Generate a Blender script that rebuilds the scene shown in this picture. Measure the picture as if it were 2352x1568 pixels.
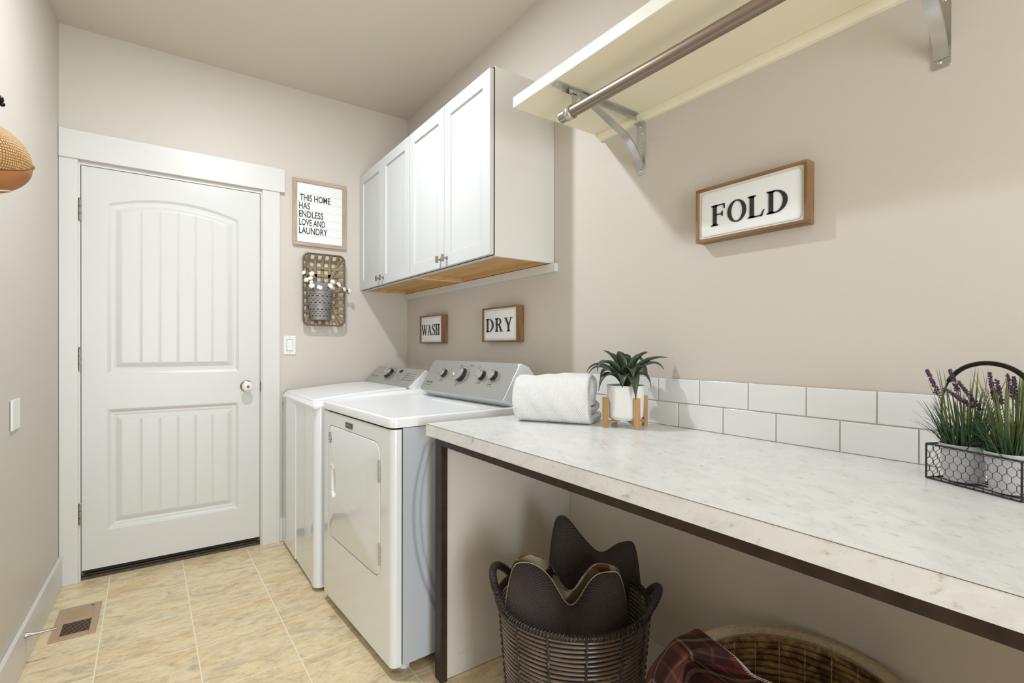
import bpy, bmesh, math, random
from mathutils import Vector, Matrix
random.seed(7)
PI = math.pi
for o in list(bpy.data.objects): bpy.data.objects.remove(o)
scene = bpy.context.scene
col = scene.collection

# ------------------------------------------------------------------ camera
CAM_H = 1.17
cam_d = bpy.data.cameras.new('camera')
cam_d.sensor_width = 36.0
cam_d.lens = 1151.487 / 2352 * 36.0
cam_d.shift_y = 16.6 / 2352
cam_d.clip_start = 0.02
cam = bpy.data.objects.new('camera', cam_d)
col.objects.link(cam)
yaw, pitch, roll = 0.6125, -0.0031, 0.0020
_r = Vector((math.cos(yaw), -math.sin(yaw), 0)); _f = Vector((math.sin(yaw), math.cos(yaw), 0)); _u = Vector((0, 0, 1))
_f2 = _f*math.cos(pitch) + _u*math.sin(pitch); _u2 = _u*math.cos(pitch) - _f*math.sin(pitch)
_r3 = _r*math.cos(roll) + _u2*math.sin(roll); _u3 = _u2*math.cos(roll) - _r*math.sin(roll)
cam.matrix_world = Matrix(((_r3.x, _u3.x, -_f2.x, 0), (_r3.y, _u3.y, -_f2.y, 0), (_r3.z, _u3.z, -_f2.z, CAM_H), (0, 0, 0, 1)))
scene.camera = cam

# ------------------------------------------------------------------ world, lights, exposure
w = bpy.data.worlds.new('world'); scene.world = w; w.use_nodes = True
w.node_tree.nodes['Background'].inputs[0].default_value = (0.9, 0.95, 1.0, 1)
w.node_tree.nodes['Background'].inputs[1].default_value = 0.0
vs = scene.view_settings
vs.view_transform = 'Standard'; vs.look = 'None'; vs.exposure = 0.06; vs.gamma = 1.0; vs.use_curve_mapping = False

def area(name, loc, rot, size, power, color, size_y=None, shape='DISK', spread=PI):
    l = bpy.data.lights.new(name, 'AREA'); l.shape = shape; l.size = size
    if size_y: l.size_y = size_y
    l.energy = power; l.color = color; l.spread = spread
    o = bpy.data.objects.new(name, l); col.objects.link(o); o.location = loc; o.rotation_euler = rot
    return o
area('ceiling_lamp_light', (0.32, 1.98, 2.732), (0, 0, 0), 0.085, 26, (0.85, 0.935, 1.0))
area('rear_top_fill', (0.25, -0.70, 2.735), (0, 0, 0), 0.30, 6, (0.85, 0.935, 1.0))  # added overhead fill behind the camera, not a real ceiling lamp
area('rear_wall_fill', (0.12, -2.50, 0.98), (math.radians(90), 0, 0), 1.0, 78, (0.84, 0.93, 1.0), 1.9, 'RECTANGLE')  # added cool fill before the closed rear wall, standing in for daylight

# ------------------------------------------------------------------ materials
def new_mat(name):
    m = bpy.data.materials.new(name); m.use_nodes = True
    nt = m.node_tree
    return m, nt, nt.nodes['Principled BSDF']
def N(nt, t, **k):
    n = nt.nodes.new(t)
    for a, b in k.items(): setattr(n, a, b)
    return n
def srgb(r, g, b):
    f = lambda c: (c/255/12.92) if c/255 <= 0.04045 else ((c/255+0.055)/1.055)**2.4
    return (f(r), f(g), f(b), 1)
def coords(nt, scale=(1, 1, 1), rot=(0, 0, 0), kind='Object'):
    tc = N(nt, 'ShaderNodeTexCoord'); mp = N(nt, 'ShaderNodeMapping')
    nt.links.new(tc.outputs[kind], mp.inputs[0]); mp.inputs['Scale'].default_value = scale; mp.inputs['Rotation'].default_value = rot
    return mp.outputs[0]
def noise(nt, vec, scale, detail=4, rough=0.5, dist=0.0):
    n = N(nt, 'ShaderNodeTexNoise'); nt.links.new(vec, n.inputs['Vector'])
    n.inputs['Scale'].default_value = scale; n.inputs['Detail'].default_value = detail
    n.inputs['Roughness'].default_value = rough; n.inputs['Distortion'].default_value = dist
    return n.outputs['Fac']
def ramp(nt, fac, stops):
    r = N(nt, 'ShaderNodeValToRGB'); nt.links.new(fac, r.inputs[0])
    e = r.color_ramp.elements
    while len(e) < len(stops): e.new(0.5)
    for i, (p, c) in enumerate(stops): e[i].position = p; e[i].color = c
    return r.outputs[0]
def bump(nt, bs, h, strength, dist=0.002):
    b = N(nt, 'ShaderNodeBump'); nt.links.new(h, b.inputs['Height'])
    b.inputs['Strength'].default_value = strength; b.inputs['Distance'].default_value = dist
    nt.links.new(b.outputs[0], bs.inputs['Normal'])
def mat(name, c, rough=0.5, metal=0.0, vary=0.0, vscale=8, bs=0.0, bscale=60, bdist=0.002, stretch=(1, 1, 1), coat=0.0, spec=None, sheen=0.0):
    m, nt, p = new_mat(name)
    p.inputs['Base Color'].default_value = c; p.inputs['Roughness'].default_value = rough; p.inputs['Metallic'].default_value = metal
    if coat: p.inputs['Coat Weight'].default_value = coat; p.inputs['Coat Roughness'].default_value = 0.05
    if spec is not None: p.inputs['Specular IOR Level'].default_value = spec
    if sheen: p.inputs['Sheen Weight'].default_value = sheen
    v = coords(nt, stretch)
    if vary:
        f = noise(nt, v, vscale, 5, 0.6)
        a = tuple(max(0, x*(1-vary)) for x in c[:3])+(1,); b = tuple(min(1, x*(1+vary)) for x in c[:3])+(1,)
        nt.links.new(ramp(nt, f, [(0.3, a), (0.7, b)]), p.inputs['Base Color'])
    if bs:
        bump(nt, p, noise(nt, v, bscale, 3, 0.5), bs, bdist)
    return m
def wood(name, c1, c2, c3, axis=0, rough=0.55, scale=1.0):
    m, nt, p = new_mat(name)
    s = [38*scale]*3; s[axis] = 3*scale
    v = coords(nt, tuple(s))
    f = noise(nt, v, 1.0, 6, 0.65, 0.6)
    nt.links.new(ramp(nt, f, [(0.3, c1), (0.52, c2), (0.72, c3)]), p.inputs['Base Color'])
    p.inputs['Roughness'].default_value = rough
    bump(nt, p, f, 0.25, 0.001)
    return m

def wall_mat():
    m, nt, p = new_mat('wall_paint')
    v = coords(nt)
    p.inputs['Base Color'].default_value = srgb(208, 199, 188)
    p.inputs['Roughness'].default_value = 0.48
    a = noise(nt, v, 55, 3, 0.5); b = noise(nt, v, 7, 3, 0.55, 1.5)
    rb = ramp(nt, b, [(0.60, (0, 0, 0, 1)), (0.66, (1, 1, 1, 1))])
    mx = N(nt, 'ShaderNodeMath', operation='MULTIPLY_ADD'); nt.links.new(rb, mx.inputs[0]); mx.inputs[1].default_value = 0.35; nt.links.new(a, mx.inputs[2])
    bump(nt, p, mx.outputs[0], 0.22, 0.0022)
    return m
M_wall = wall_mat()
M_ceil = mat('ceiling_paint', srgb(214, 204, 191), 0.7, bs=0.15, bscale=60)
M_trim = mat('trim_paint', srgb(220, 217, 212), 0.36, bs=0.04, bscale=40)
M_door = mat('door_paint', srgb(216, 214, 210), 0.34, bs=0.10, bscale=120, bdist=0.001, stretch=(1, 1, 0.2))
M_cab = mat('cabinet_paint', srgb(212, 212, 211), 0.55, spec=0.3)
M_cabside = mat('cabinet_side_laminate', srgb(222, 219, 214), 0.4)
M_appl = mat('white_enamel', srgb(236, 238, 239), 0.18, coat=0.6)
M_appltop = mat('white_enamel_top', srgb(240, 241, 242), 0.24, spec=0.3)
M_applshade = mat('white_enamel_shaded', srgb(190, 194, 200), 0.32, bs=0.05, bscale=300, bdist=0.0005)  # white enamel darkened and cooled, shade painted into the side panels
M_dark = mat('black_gap', srgb(22, 20, 19), 0.7)
M_gap = mat('shadow_gap_dark', srgb(60, 57, 54), 0.8)  # dark tone standing in for the shade inside gaps and grooves
M_silver = mat('console_silver', srgb(176, 175, 171), 0.38, 0.55, bs=0.03, bscale=400, bdist=0.0003, stretch=(1, 0.05, 1))
M_chrome = mat('chrome', srgb(215, 215, 215), 0.12, 1.0)
M_knobface = mat('satin_knob_face', srgb(190, 190, 188), 0.3, 0.85)
M_knobside = mat('dark_knob_side', srgb(70, 70, 70), 0.25, 0.7)
M_nickel = mat('satin_nickel', srgb(168, 161, 150), 0.3, 1.0, vary=0.06, vscale=30)
M_steel = mat('bracket_steel', srgb(205, 205, 205), 0.33, 1.0, vary=0.12, vscale=14)
M_rod = mat('closet_rod_metal', srgb(150, 136, 122), 0.36, 0.9)
M_print = mat('printed_ink', srgb(45, 45, 45), 0.5)
M_silverprint = mat('silver_print', srgb(190, 190, 188), 0.35, 0.3)
M_badge = mat('badge_black', srgb(38, 38, 38), 0.35)
M_porcelain = mat('white_porcelain', srgb(236, 233, 228), 0.15, coat=0.5)
M_plastic = mat('white_plastic', srgb(236, 235, 232), 0.3)
M_darkmetal = mat('dark_brown_steel', srgb(58, 45, 37), 0.42, 0.35, vary=0.35, vscale=24, bs=0.05, bscale=90)
M_panel = mat('side_panel_paint', srgb(212, 205, 196), 0.5, bs=0.12, bscale=70, bdist=0.001)
M_shelf = mat('shelf_melamine_bounce_tint', srgb(238, 228, 200), 0.42)  # cream tint painted in for light bounced onto the shelf underside
M_shelfedge = mat('shelf_edge_white', srgb(248, 246, 238), 0.35)
M_birch = wood('birch_ply_underside', srgb(196, 148, 88), srgb(212, 166, 104), srgb(222, 180, 120), 1, 0.5, 0.5)
M_tile = mat('white_glazed_tile', srgb(232, 231, 229), 0.12, coat=0.3)
M_grout = mat('grout', srgb(186, 178, 168), 0.9, vary=0.08, vscale=120, bs=0.3, bscale=300)
M_black = mat('matte_black_paint', srgb(32, 31, 33), 0.4)
M_letter = mat('letter_black', srgb(30, 30, 30), 0.5)
M_enamel = mat('sign_white_enamel', srgb(240, 240, 238), 0.22)
M_signwood_y = wood('stained_pine_y', srgb(98, 70, 42), srgb(138, 102, 64), srgb(162, 124, 80), 1)
M_signwood_z = wood('stained_pine_z', srgb(98, 70, 42), srgb(138, 102, 64), srgb(162, 124, 80), 2)
M_greywood_x = wood('grey_oak_x', srgb(158, 134, 112), srgb(184, 160, 136), srgb(198, 176, 152), 0)
M_greywood_z = wood('grey_oak_z', srgb(158, 134, 112), srgb(184, 160, 136), srgb(198, 176, 152), 2)
M_standwood = wood('plant_stand_wood', srgb(150, 112, 66), srgb(188, 148, 98), srgb(206, 170, 120), 2)

def floor_mat():
    m, nt, p = new_mat('stone_look_floor_tile')
    v = coords(nt, (1, 1, 1), (0, 0, math.radians(-0.95)))
    mv = N(nt, 'ShaderNodeMapping'); nt.links.new(v, mv.inputs[0])
    a = math.radians(-0.95)
    # tile grid passes through the point (0.107, 2.953)
    gx = 0.107*math.cos(a) - 2.953*math.sin(a); gy = 0.107*math.sin(a) + 2.953*math.cos(a)
    mv.inputs['Location'].default_value = (-gx, -gy, 0)
    br = N(nt, 'ShaderNodeTexBrick'); br.offset = 0.0; br.squash = 1.0
    nt.links.new(mv.outputs[0], br.inputs['Vector'])
    br.inputs['Scale'].default_value = 1.0; br.inputs['Brick Width'].default_value = 0.309; br.inputs['Row Height'].default_value = 0.323
    br.inputs['Mortar Size'].default_value = 0.0024; br.inputs['Mortar Smooth'].default_value = 0.4
    br.inputs['Color1'].default_value = (0, 0, 0, 1); br.inputs['Color2'].default_value = (1, 1, 1, 1); br.inputs['Mortar'].default_value = (0.5, 0.5, 0.5, 1)
    # per tile offset of the vein pattern
    addv = N(nt, 'ShaderNodeVectorMath', operation='MULTIPLY_ADD')
    nt.links.new(br.outputs['Color'], addv.inputs[0]); addv.inputs[1].default_value = (3.1, 5.7, 2.3); nt.links.new(v, addv.inputs[2])
    mp = N(nt, 'ShaderNodeMapping'); nt.links.new(addv.outputs[0], mp.inputs[0]); mp.inputs['Rotation'].default_value = (0, 0, math.radians(-14)); mp.inputs['Scale'].default_value = (1.0, 2.3, 1)
    f1 = noise(nt, mp.outputs[0], 7.0, 11, 0.74, 1.0)
    f2 = noise(nt, mp.outputs[0], 3.6, 6, 0.65, 1.2)
    f3 = noise(nt, mp.outputs[0], 34, 6, 0.7, 0.5)
    c1 = ramp(nt, f1, [(0.28, srgb(160, 142, 116)), (0.40, srgb(212, 195, 163)), (0.50, srgb(232, 217, 186)), (0.60, srgb(238, 225, 194)), (0.72, srgb(250, 244, 232))])
    c2 = ramp(nt, f2, [(0.34, srgb(214, 204, 192)), (0.48, srgb(248, 240, 216)), (0.68, srgb(228, 200, 146))])
    mx = N(nt, 'ShaderNodeMix', data_type='RGBA', blend_type='MULTIPLY'); mx.inputs[0].default_value = 0.75
    nt.links.new(c1, mx.inputs[6]); nt.links.new(c2, mx.inputs[7])
    g = N(nt, 'ShaderNodeMix', data_type='RGBA', blend_type='MULTIPLY'); g.inputs[0].default_value = 0.75
    nt.links.new(mx.outputs[2], g.inputs[6]); nt.links.new(ramp(nt, f3, [(0.3, (0.62, 0.57, 0.5, 1)), (0.48, (1, 1, 1, 1))]), g.inputs[7])
    gm = N(nt, 'ShaderNodeMix', data_type='RGBA', blend_type='MIX'); nt.links.new(br.outputs['Fac'], gm.inputs[0])
    nt.links.new(g.outputs[2], gm.inputs[6]); gm.inputs[7].default_value = srgb(240, 231, 210)
    hs = N(nt, 'ShaderNodeBrightContrast'); nt.links.new(gm.outputs[2], hs.inputs[0]); hs.inputs[1].default_value = 0.06
    nt.links.new(hs.outputs[0], p.inputs['Base Color'])
    p.inputs['Roughness'].default_value = 0.33
    inv = N(nt, 'ShaderNodeMath', operation='MULTIPLY_ADD'); nt.links.new(br.outputs['Fac'], inv.inputs[0]); inv.inputs[1].default_value = -1.5; nt.links.new(f1, inv.inputs[2])
    bump(nt, p, inv.outputs[0], 0.25, 0.0015)
    return m
M_floor = floor_mat()

def marble_mat():
    m, nt, p = new_mat('white_marble_laminate')
    v = coords(nt, (1, 1, 1), (math.radians(30), 0, math.radians(24)))
    mp = N(nt, 'ShaderNodeMapping'); nt.links.new(v, mp.inputs[0]); mp.inputs['Scale'].default_value = (2.4, 1.0, 2.4)
    f1 = noise(nt, mp.outputs[0], 30, 7, 0.62, 0.2); f2 = noise(nt, mp.outputs[0], 9.0, 5, 0.6, 0.6); f3 = noise(nt, mp.outputs[0], 90, 4, 0.6)
    c1 = ramp(nt, f1, [(0.30, srgb(196, 195, 192)), (0.37, srgb(226, 225, 223)), (0.44, srgb(234, 234, 233))])
    c2 = ramp(nt, f2, [(0.34, srgb(240, 239, 238)), (0.55, (1, 1, 1, 1))])
    c3 = ramp(nt, f3, [(0.26, srgb(226, 223, 220)), (0.38, (1, 1, 1, 1))])
    a = N(nt, 'ShaderNodeMix', data_type='RGBA', blend_type='MULTIPLY'); a.inputs[0].default_value = 0.8; nt.links.new(c1, a.inputs[6]); nt.links.new(c2, a.inputs[7])
    b = N(nt, 'ShaderNodeMix', data_type='RGBA', blend_type='MULTIPLY'); b.inputs[0].default_value = 0.6; nt.links.new(a.outputs[2], b.inputs[6]); nt.links.new(c3, b.inputs[7])
    nt.links.new(b.outputs[2], p.inputs['Base Color']); p.inputs['Roughness'].default_value = 0.3
    return m
M_marble = marble_mat()

def weave_mat(name, c1, c2, sx, sz, strength=0.8):
    m, nt, p = new_mat(name)
    tc = N(nt, 'ShaderNodeTexCoord'); sp = N(nt, 'ShaderNodeSeparateXYZ'); nt.links.new(tc.outputs['UV'], sp.inputs[0])
    def s(o, k):
        a = N(nt, 'ShaderNodeMath', operation='MULTIPLY'); nt.links.new(o, a.inputs[0]); a.inputs[1].default_value = k
        b = N(nt, 'ShaderNodeMath', operation='SINE'); nt.links.new(a.outputs[0], b.inputs[0]); return b.outputs[0]
    x = s(sp.outputs[0], sx); z = s(sp.outputs[1], sz)
    mu = N(nt, 'ShaderNodeMath', operation='MULTIPLY'); nt.links.new(x, mu.inputs[0]); nt.links.new(z, mu.inputs[1])
    mr = N(nt, 'ShaderNodeMath', operation='MULTIPLY_ADD'); nt.links.new(mu.outputs[0], mr.inputs[0]); mr.inputs[1].default_value = 0.5; mr.inputs[2].default_value = 0.5
    nt.links.new(ramp(nt, mr.outputs[0], [(0.15, c1), (0.8, c2)]), p.inputs['Base Color'])
    p.inputs['Roughness'].default_value = 0.9
    bump(nt, p, mr.outputs[0], strength, 0.003)
    return m

# ------------------------------------------------------------------ mesh builder
class MB:
    def __init__(s): s.v = []; s.f = []; s.uv = None
    def add(s, vs, fs):
        n = len(s.v); s.v += [tuple(p) for p in vs]; s.f += [tuple(i+n for i in f) for f in fs]; return s
    def box(s, a, b, M=None):
        x0, y0, z0 = [min(p, q) for p, q in zip(a, b)]; x1, y1, z1 = [max(p, q) for p, q in zip(a, b)]
        vs = [Vector(p) for p in ((x0,y0,z0),(x1,y0,z0),(x1,y1,z0),(x0,y1,z0),(x0,y0,z1),(x1,y0,z1),(x1,y1,z1),(x0,y1,z1))]
        if M: vs = [M @ p for p in vs]
        return s.add(vs, [(0,3,2,1),(4,5,6,7),(0,1,5,4),(1,2,6,5),(2,3,7,6),(3,0,4,7)])
    def prism(s, poly, d0, d1, fr):
        """poly in 2D (convex or simple), extruded d0..d1; fr(u,v,d)->xyz"""
        n = len(poly)
        vs = [fr(u, v, d0) for u, v in poly] + [fr(u, v, d1) for u, v in poly]
        return s.add(vs, [tuple(range(n-1, -1, -1)), tuple(range(n, 2*n))] + [(i, (i+1) % n, (i+1) % n+n, i+n) for i in range(n)])
    def tube(s, pts, r, n=8, closed=False, caps=True):
        P = [Vector(p) for p in pts]; m = len(P)
        rr = r if isinstance(r, (list, tuple)) else [r]*m
        T = []
        for i in range(m):
            if closed: t = P[(i+1) % m]-P[(i-1) % m]
            else: t = P[min(i+1, m-1)]-P[max(i-1, 0)]
            T.append(t.normalized() if t.length > 1e-9 else Vector((0, 0, 1)))
        ref = Vector((0, 0, 1)) if abs(T[0].z) < 0.9 else Vector((1, 0, 0))
        nrm = (ref - T[0]*ref.dot(T[0])).normalized(); vs = []
        for i in range(m):
            nrm = nrm - T[i]*nrm.dot(T[i])
            nrm = nrm.normalized() if nrm.length > 1e-6 else T[i].orthogonal().normalized()
            b = T[i].cross(nrm)
            for k in range(n):
                a = 2*PI*k/n; vs.append(P[i] + (nrm*math.cos(a)+b*math.sin(a))*rr[i])
        fs = []
        for i in range(m if closed else m-1):
            j = (i+1) % m
            for k in range(n): fs.append((i*n+k, i*n+(k+1) % n, j*n+(k+1) % n, j*n+k))
        if caps and not closed:
            fs.append(tuple(range(n-1, -1, -1))); fs.append(tuple((m-1)*n+k for k in range(n)))
        return s.add(vs, fs)
    def lathe(s, prof, c=(0, 0, 0), n=32, axis='z', a0=0, a1=2*PI, M=None):
        """prof list of (r, h)"""
        full = abs(a1-a0-2*PI) < 1e-6; cols = n if full else n+1; vs = []
        for r, h in prof:
            for k in range(cols):
                a = a0+(a1-a0)*k/n; x, y, z = r*math.cos(a), r*math.sin(a), h
                if axis == 'x': x, y, z = z, x, y
                if axis == 'y': x, y, z = y, z, x
                p = Vector((x, y, z))
                if M: p = M @ p
                vs.append(p+Vector(c))
        fs = []
        for i in range(len(prof)-1):
            for k in range(n):
                k2 = (k+1) % cols
                fs.append((i*cols+k, i*cols+k2, (i+1)*cols+k2, (i+1)*cols+k))
        return s.add(vs, fs)
    def grid(s, nx, ny, fn, wrapx=False):
        vs = [fn(i/(nx if wrapx else nx-1), j/(ny-1)) for j in range(ny) for i in range(nx)]
        fs = []
        for j in range(ny-1):
            for i in range(nx if wrapx else nx-1):
                i2 = (i+1) % nx; fs.append((j*nx+i, j*nx+i2, (j+1)*nx+i2, (j+1)*nx+i))
        return s.add(vs, fs)
    def sphere(s, c, r, n=12, m=8, sc=(1, 1, 1)):
        return s.grid(n, m+1, lambda u, v: (c[0]+r*sc[0]*math.sin(PI*v)*math.cos(2*PI*u), c[1]+r*sc[1]*math.sin(PI*v)*math.sin(2*PI*u), c[2]-r*sc[2]*math.cos(PI*v)), True)
    def build(s, name, m, parent=None, off=None, bevel=0, seg=2, smooth=True, angle=35, uv=None, thick=0, weld=False):
        """off: vertices are given in world space, off is the owner's location"""
        if off is None:
            q = parent
            while q is not None and 'woff' not in q: q = q.parent
            if q is not None: off = q['woff']
        o3 = Vector(off) if off is not None else Vector((0, 0, 0))
        me = bpy.data.meshes.new(name)
        me.from_pydata([tuple(Vector(p)-o3) for p in s.v], [], s.f); me.update()
        bm = bmesh.new(); bm.from_mesh(me)
        if weld: bmesh.ops.remove_doubles(bm, verts=bm.verts, dist=1e-5)
        bmesh.ops.recalc_face_normals(bm, faces=bm.faces)
        bm.to_mesh(me); bm.free()
        if uv:
            l = me.uv_layers.new(name='UVMap')
            for lp in me.loops: l.data[lp.index].uv = uv[lp.vertex_index]
        if smooth:
            me.polygons.foreach_set('use_smooth', [True]*len(me.polygons)); me.set_sharp_from_angle(angle=math.radians(angle))
        me.materials.append(m)
        o = bpy.data.objects.new(name, me); col.objects.link(o)
        if parent is not None: o.parent = parent
        elif off is not None: o.location = o3
        if thick:
            k = o.modifiers.new('thickness', 'SOLIDIFY'); k.thickness = thick; k.offset = 0
        if bevel:
            b = o.modifiers.new('bevel', 'BEVEL'); b.width = bevel; b.segments = seg; b.limit_method = 'ANGLE'; b.angle_limit = math.radians(40); b.harden_normals = smooth
        return o
def thing(name, label, cat, loc, rotz=0, group=None, world=False):
    o = bpy.data.objects.new(name, None); o.empty_display_size = 0.05; col.objects.link(o)
    o.location = loc; o.rotation_euler = (0, 0, rotz); o['label'] = label; o['category'] = cat
    if group: o['group'] = group
    if world: o['woff'] = tuple(loc)
    return o
def tag(o, label, cat, group=None):
    o['label'] = label; o['category'] = cat
    if group: o['group'] = group
    return o
def struct(name, mb, m, **k):
    o = mb.build(name, m, **k); o['kind'] = 'structure'; return o
def dup(root, loc, rotz=None, label=None):
    r = root.copy(); col.objects.link(r); r.location = loc
    if rotz is not None: r.rotation_euler = (0, 0, rotz)
    if label: r['label'] = label
    def rec(src, dst):
        for ch in list(src.children):
            c = ch.copy(); col.objects.link(c); c.parent = dst; rec(ch, c)
    rec(root, r); return r
def arc(c, r, a0, a1, n, f):
    return [f(c[0]+r*math.cos(a0+(a1-a0)*i/n), c[1]+r*math.sin(a0+(a1-a0)*i/n)) for i in range(n+1)]
def rrect(x0, y0, x1, y1, r, n=6):
    P = []
    for cx, cy, a in ((x1-r, y1-r, 0), (x0+r, y1-r, PI/2), (x0+r, y0+r, PI), (x1-r, y0+r, 1.5*PI)):
        for i in range(n+1): P.append((cx+r*math.cos(a+PI/2*i/n), cy+r*math.sin(a+PI/2*i/n)))
    return P
def crom(P, t):
    """Catmull-Rom through the list P at t in 0..1"""
    n = len(P)-1; x = min(max(t*n, 0), n-1e-9); i = int(x); f = x-i
    p0, p1, p2, p3 = [Vector(P[max(0, min(n, k))]) for k in (i-1, i, i+1, i+2)]
    return 0.5*((2*p1)+(p2-p0)*f+(2*p0-5*p1+4*p2-p3)*f*f+(3*p1-p0-3*p2+p3)*f**3)
_textcache = {}; _toff = [0.0]
def text_mesh(txt):
    """returns (verts2d, faces, w, h) of the built-in font, origin at lower left"""
    if txt in _textcache: return _textcache[txt]
    c = bpy.data.curves.new('t', 'FONT'); c.body = txt; c.size = 1.0; c.offset = _toff[0]; c.resolution_u = 3; c.fill_mode = 'FRONT'
    o = bpy.data.objects.new('t', c); col.objects.link(o)
    dg = bpy.context.evaluated_depsgraph_get(); me = bpy.data.meshes.new_from_object(o.evaluated_get(dg))
    vs = [(v.co.x, v.co.y) for v in me.vertices]; fs = [tuple(p.vertices) for p in me.polygons]
    bpy.data.objects.remove(o); bpy.data.curves.remove(c)
    x0 = min(v[0] for v in vs); y0 = min(v[1] for v in vs); x1 = max(v[0] for v in vs); y1 = max(v[1] for v in vs)
    r = ([(x-x0, y-y0) for x, y in vs], fs, x1-x0, y1-y0); bpy.data.meshes.remove(me)
    _textcache[txt] = r; return r
def add_text(mb, txt, w, h, fr):
    """flat lettering w x h placed by fr(u,v)->xyz"""
    vs, fs, tw, th = text_mesh(txt)
    mb.add([fr(x/tw*w, y/th*h) for x, y in vs], fs)

# ------------------------------------------------------------------ the room
XR, YB, ZC = 1.406, 3.27, 2.743
def xl(y): return -0.402 - 0.02*(YB-y)          # the left wall runs very slightly askew
YR = -2.6
struct('floor', MB().add([(-0.7, YR-0.1, 0), (XR+0.1, YR-0.1, 0), (XR+0.1, YB+0.055, 0), (-0.7, YB+0.055, 0), (-0.7, YR-0.1, -0.05), (XR+0.1, YR-0.1, -0.05), (XR+0.1, YB+0.055, -0.05), (-0.7, YB+0.055, -0.05)],
       [(0, 1, 2, 3), (7, 6, 5, 4), (0, 4, 5, 1), (1, 5, 6, 2), (2, 6, 7, 3), (3, 7, 4, 0)]), M_floor, smooth=False)
struct('ceiling', MB().box((-0.7, YR-0.1, ZC), (XR+0.1, YB+0.2, ZC+0.05)), M_ceil, smooth=False)
struct('wall_right', MB().box((XR, YR-0.1, 0), (XR+0.1, YB, ZC)), M_wall, smooth=False)
struct('wall_rear', MB().box((-0.7, YR-0.1, 0), (XR, YR, ZC)), M_wall, smooth=False)
struct('wall_left', MB().add([(xl(YR), YR, 0), (xl(YB), YB, 0), (xl(YB), YB, ZC), (xl(YR), YR, ZC), (xl(YR)-0.1, YR, 0), (xl(YB)-0.1, YB, 0), (xl(YB)-0.1, YB, ZC), (xl(YR)-0.1, YR, ZC)],
       [(0, 1, 2, 3), (7, 6, 5, 4), (0, 4, 5, 1), (1, 5, 6, 2), (2, 6, 7, 3), (3, 7, 4, 0)]), M_wall, smooth=False)
DX0, DX1, DZ0, DZ1 = -0.319, 0.482, 0.050, 2.069
# back wall with the door opening
struct('wall_back', MB().box((-0.7, YB, 0), (DX0-0.018, YB+0.12, ZC)).box((DX1+0.018, YB, 0), (XR+0.1, YB+0.12, ZC)).box((DX0-0.018, YB, DZ1+0.018), (DX1+0.018, YB+0.12, ZC)), M_wall, smooth=False)

# door, with moulded panels pressed into the face
def sdf_rect(x, z, x0, x1, z0, z1, sag=0.0):
    d = min(x-x0, x1-x, z-z0)
    if sag:
        hw = (x1-x0)/2; R = (hw*hw+sag*sag)/(2*sag); cx = (x0+x1)/2; cz = z1+sag-R
        return min(d, R-math.hypot(x-cx, z-cz))
    return min(d, z1-z)
def prof(d, x):
    K = [(0, 0), (0.005, -0.004), (0.008, -0.0045), (0.013, -0.010), (0.026, -0.010), (0.030, -0.012), (0.033, -0.012), (0.056, -0.003), (0.0585, -0.0025)]
    if d <= 0: return 0.0
    if d >= K[-1][0]:
        y = K[-1][1]
        g = min(abs(x-c) for c in (-0.081, 0.001, 0.082, 0.163, 0.243))
        if g < 0.004: y -= 0.003*(1-(g/0.004)**2)
        return y
    for (a, p), (b, q) in zip(K, K[1:]):
        if d <= b: return p+(q-p)*(d-a)/(b-a)
def door_y(x, z):
    d = max(sdf_rect(x, z, -0.218, 0.374, 1.028, 1.897, 0.056), sdf_rect(x, z, -0.218, 0.372, 0.238, 0.847))
    return YB+0.002 - prof(d, x)
mb = MB(); NX, NZ = 250, 560
mb.grid(NX, NZ, lambda u, v: (DX0+u*(DX1-DX0), door_y(DX0+u*(DX1-DX0), DZ0+v*(DZ1-DZ0)), DZ0+v*(DZ1-DZ0)))
b = len(mb.v); mb.v += [(DX0, YB+0.037, DZ0), (DX1, YB+0.037, DZ0), (DX1, YB+0.037, DZ1), (DX0, YB+0.037, DZ1)]
bot = list(range(NX)); top = list(range((NZ-1)*NX, NZ*NX)); lef = [j*NX for j in range(NZ)]; rig = [j*NX+NX-1 for j in range(NZ)]
mb.f += [tuple(bot[::-1]+[b, b+1]), tuple(top+[b+2, b+3]), tuple(lef+[b+3, b]), tuple(rig[::-1]+[b+1, b+2]), (b, b+3, b+2, b+1)]
door = struct('door_1', mb, M_door, off=(DX0, YB+0.02, DZ0), angle=60)
def sub(parent, name, mb, m, **k): return mb.build(name, m, parent=parent, off=parent.location, **k)
# door knob: rosette, neck and white porcelain ball with keyhole
kx, kz = 0.4125, 0.941
kb = MB().lathe([(0.0, -0.001), (0.033, -0.001), (0.033, 0.004), (0.027, 0.010), (0.012, 0.013), (0.011, 0.028), (0.018, 0.032), (0.018, 0.036), (0, 0.036)], n=32, M=Matrix.Rotation(PI/2, 4, 'X'), c=(kx, YB+0.002, kz))
kn = sub(door, 'door_knob', kb, M_nickel)
pb = MB().lathe([(0, 0.034), (0.017, 0.034), (0.026, 0.040), (0.0295, 0.048), (0.028, 0.056), (0.022, 0.061), (0.010, 0.0635), (0, 0.0635)], n=32, M=Matrix.Rotation(PI/2, 4, 'X'), c=(kx, YB+0.002, kz))
kp = pb.build('porcelain_grip', M_porcelain, parent=kn, off=door.location)
kh = MB().lathe([(0, 0.0645), (0.0085, 0.0645), (0.0085, 0.060)], n=20, M=Matrix.Rotation(PI/2, 4, 'X'), c=(kx, YB+0.002, kz)); kh.build('keyhole', mat('keyhole_brass', srgb(96, 76, 60), 0.35, 0.8), parent=kn, off=door.location)
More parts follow.
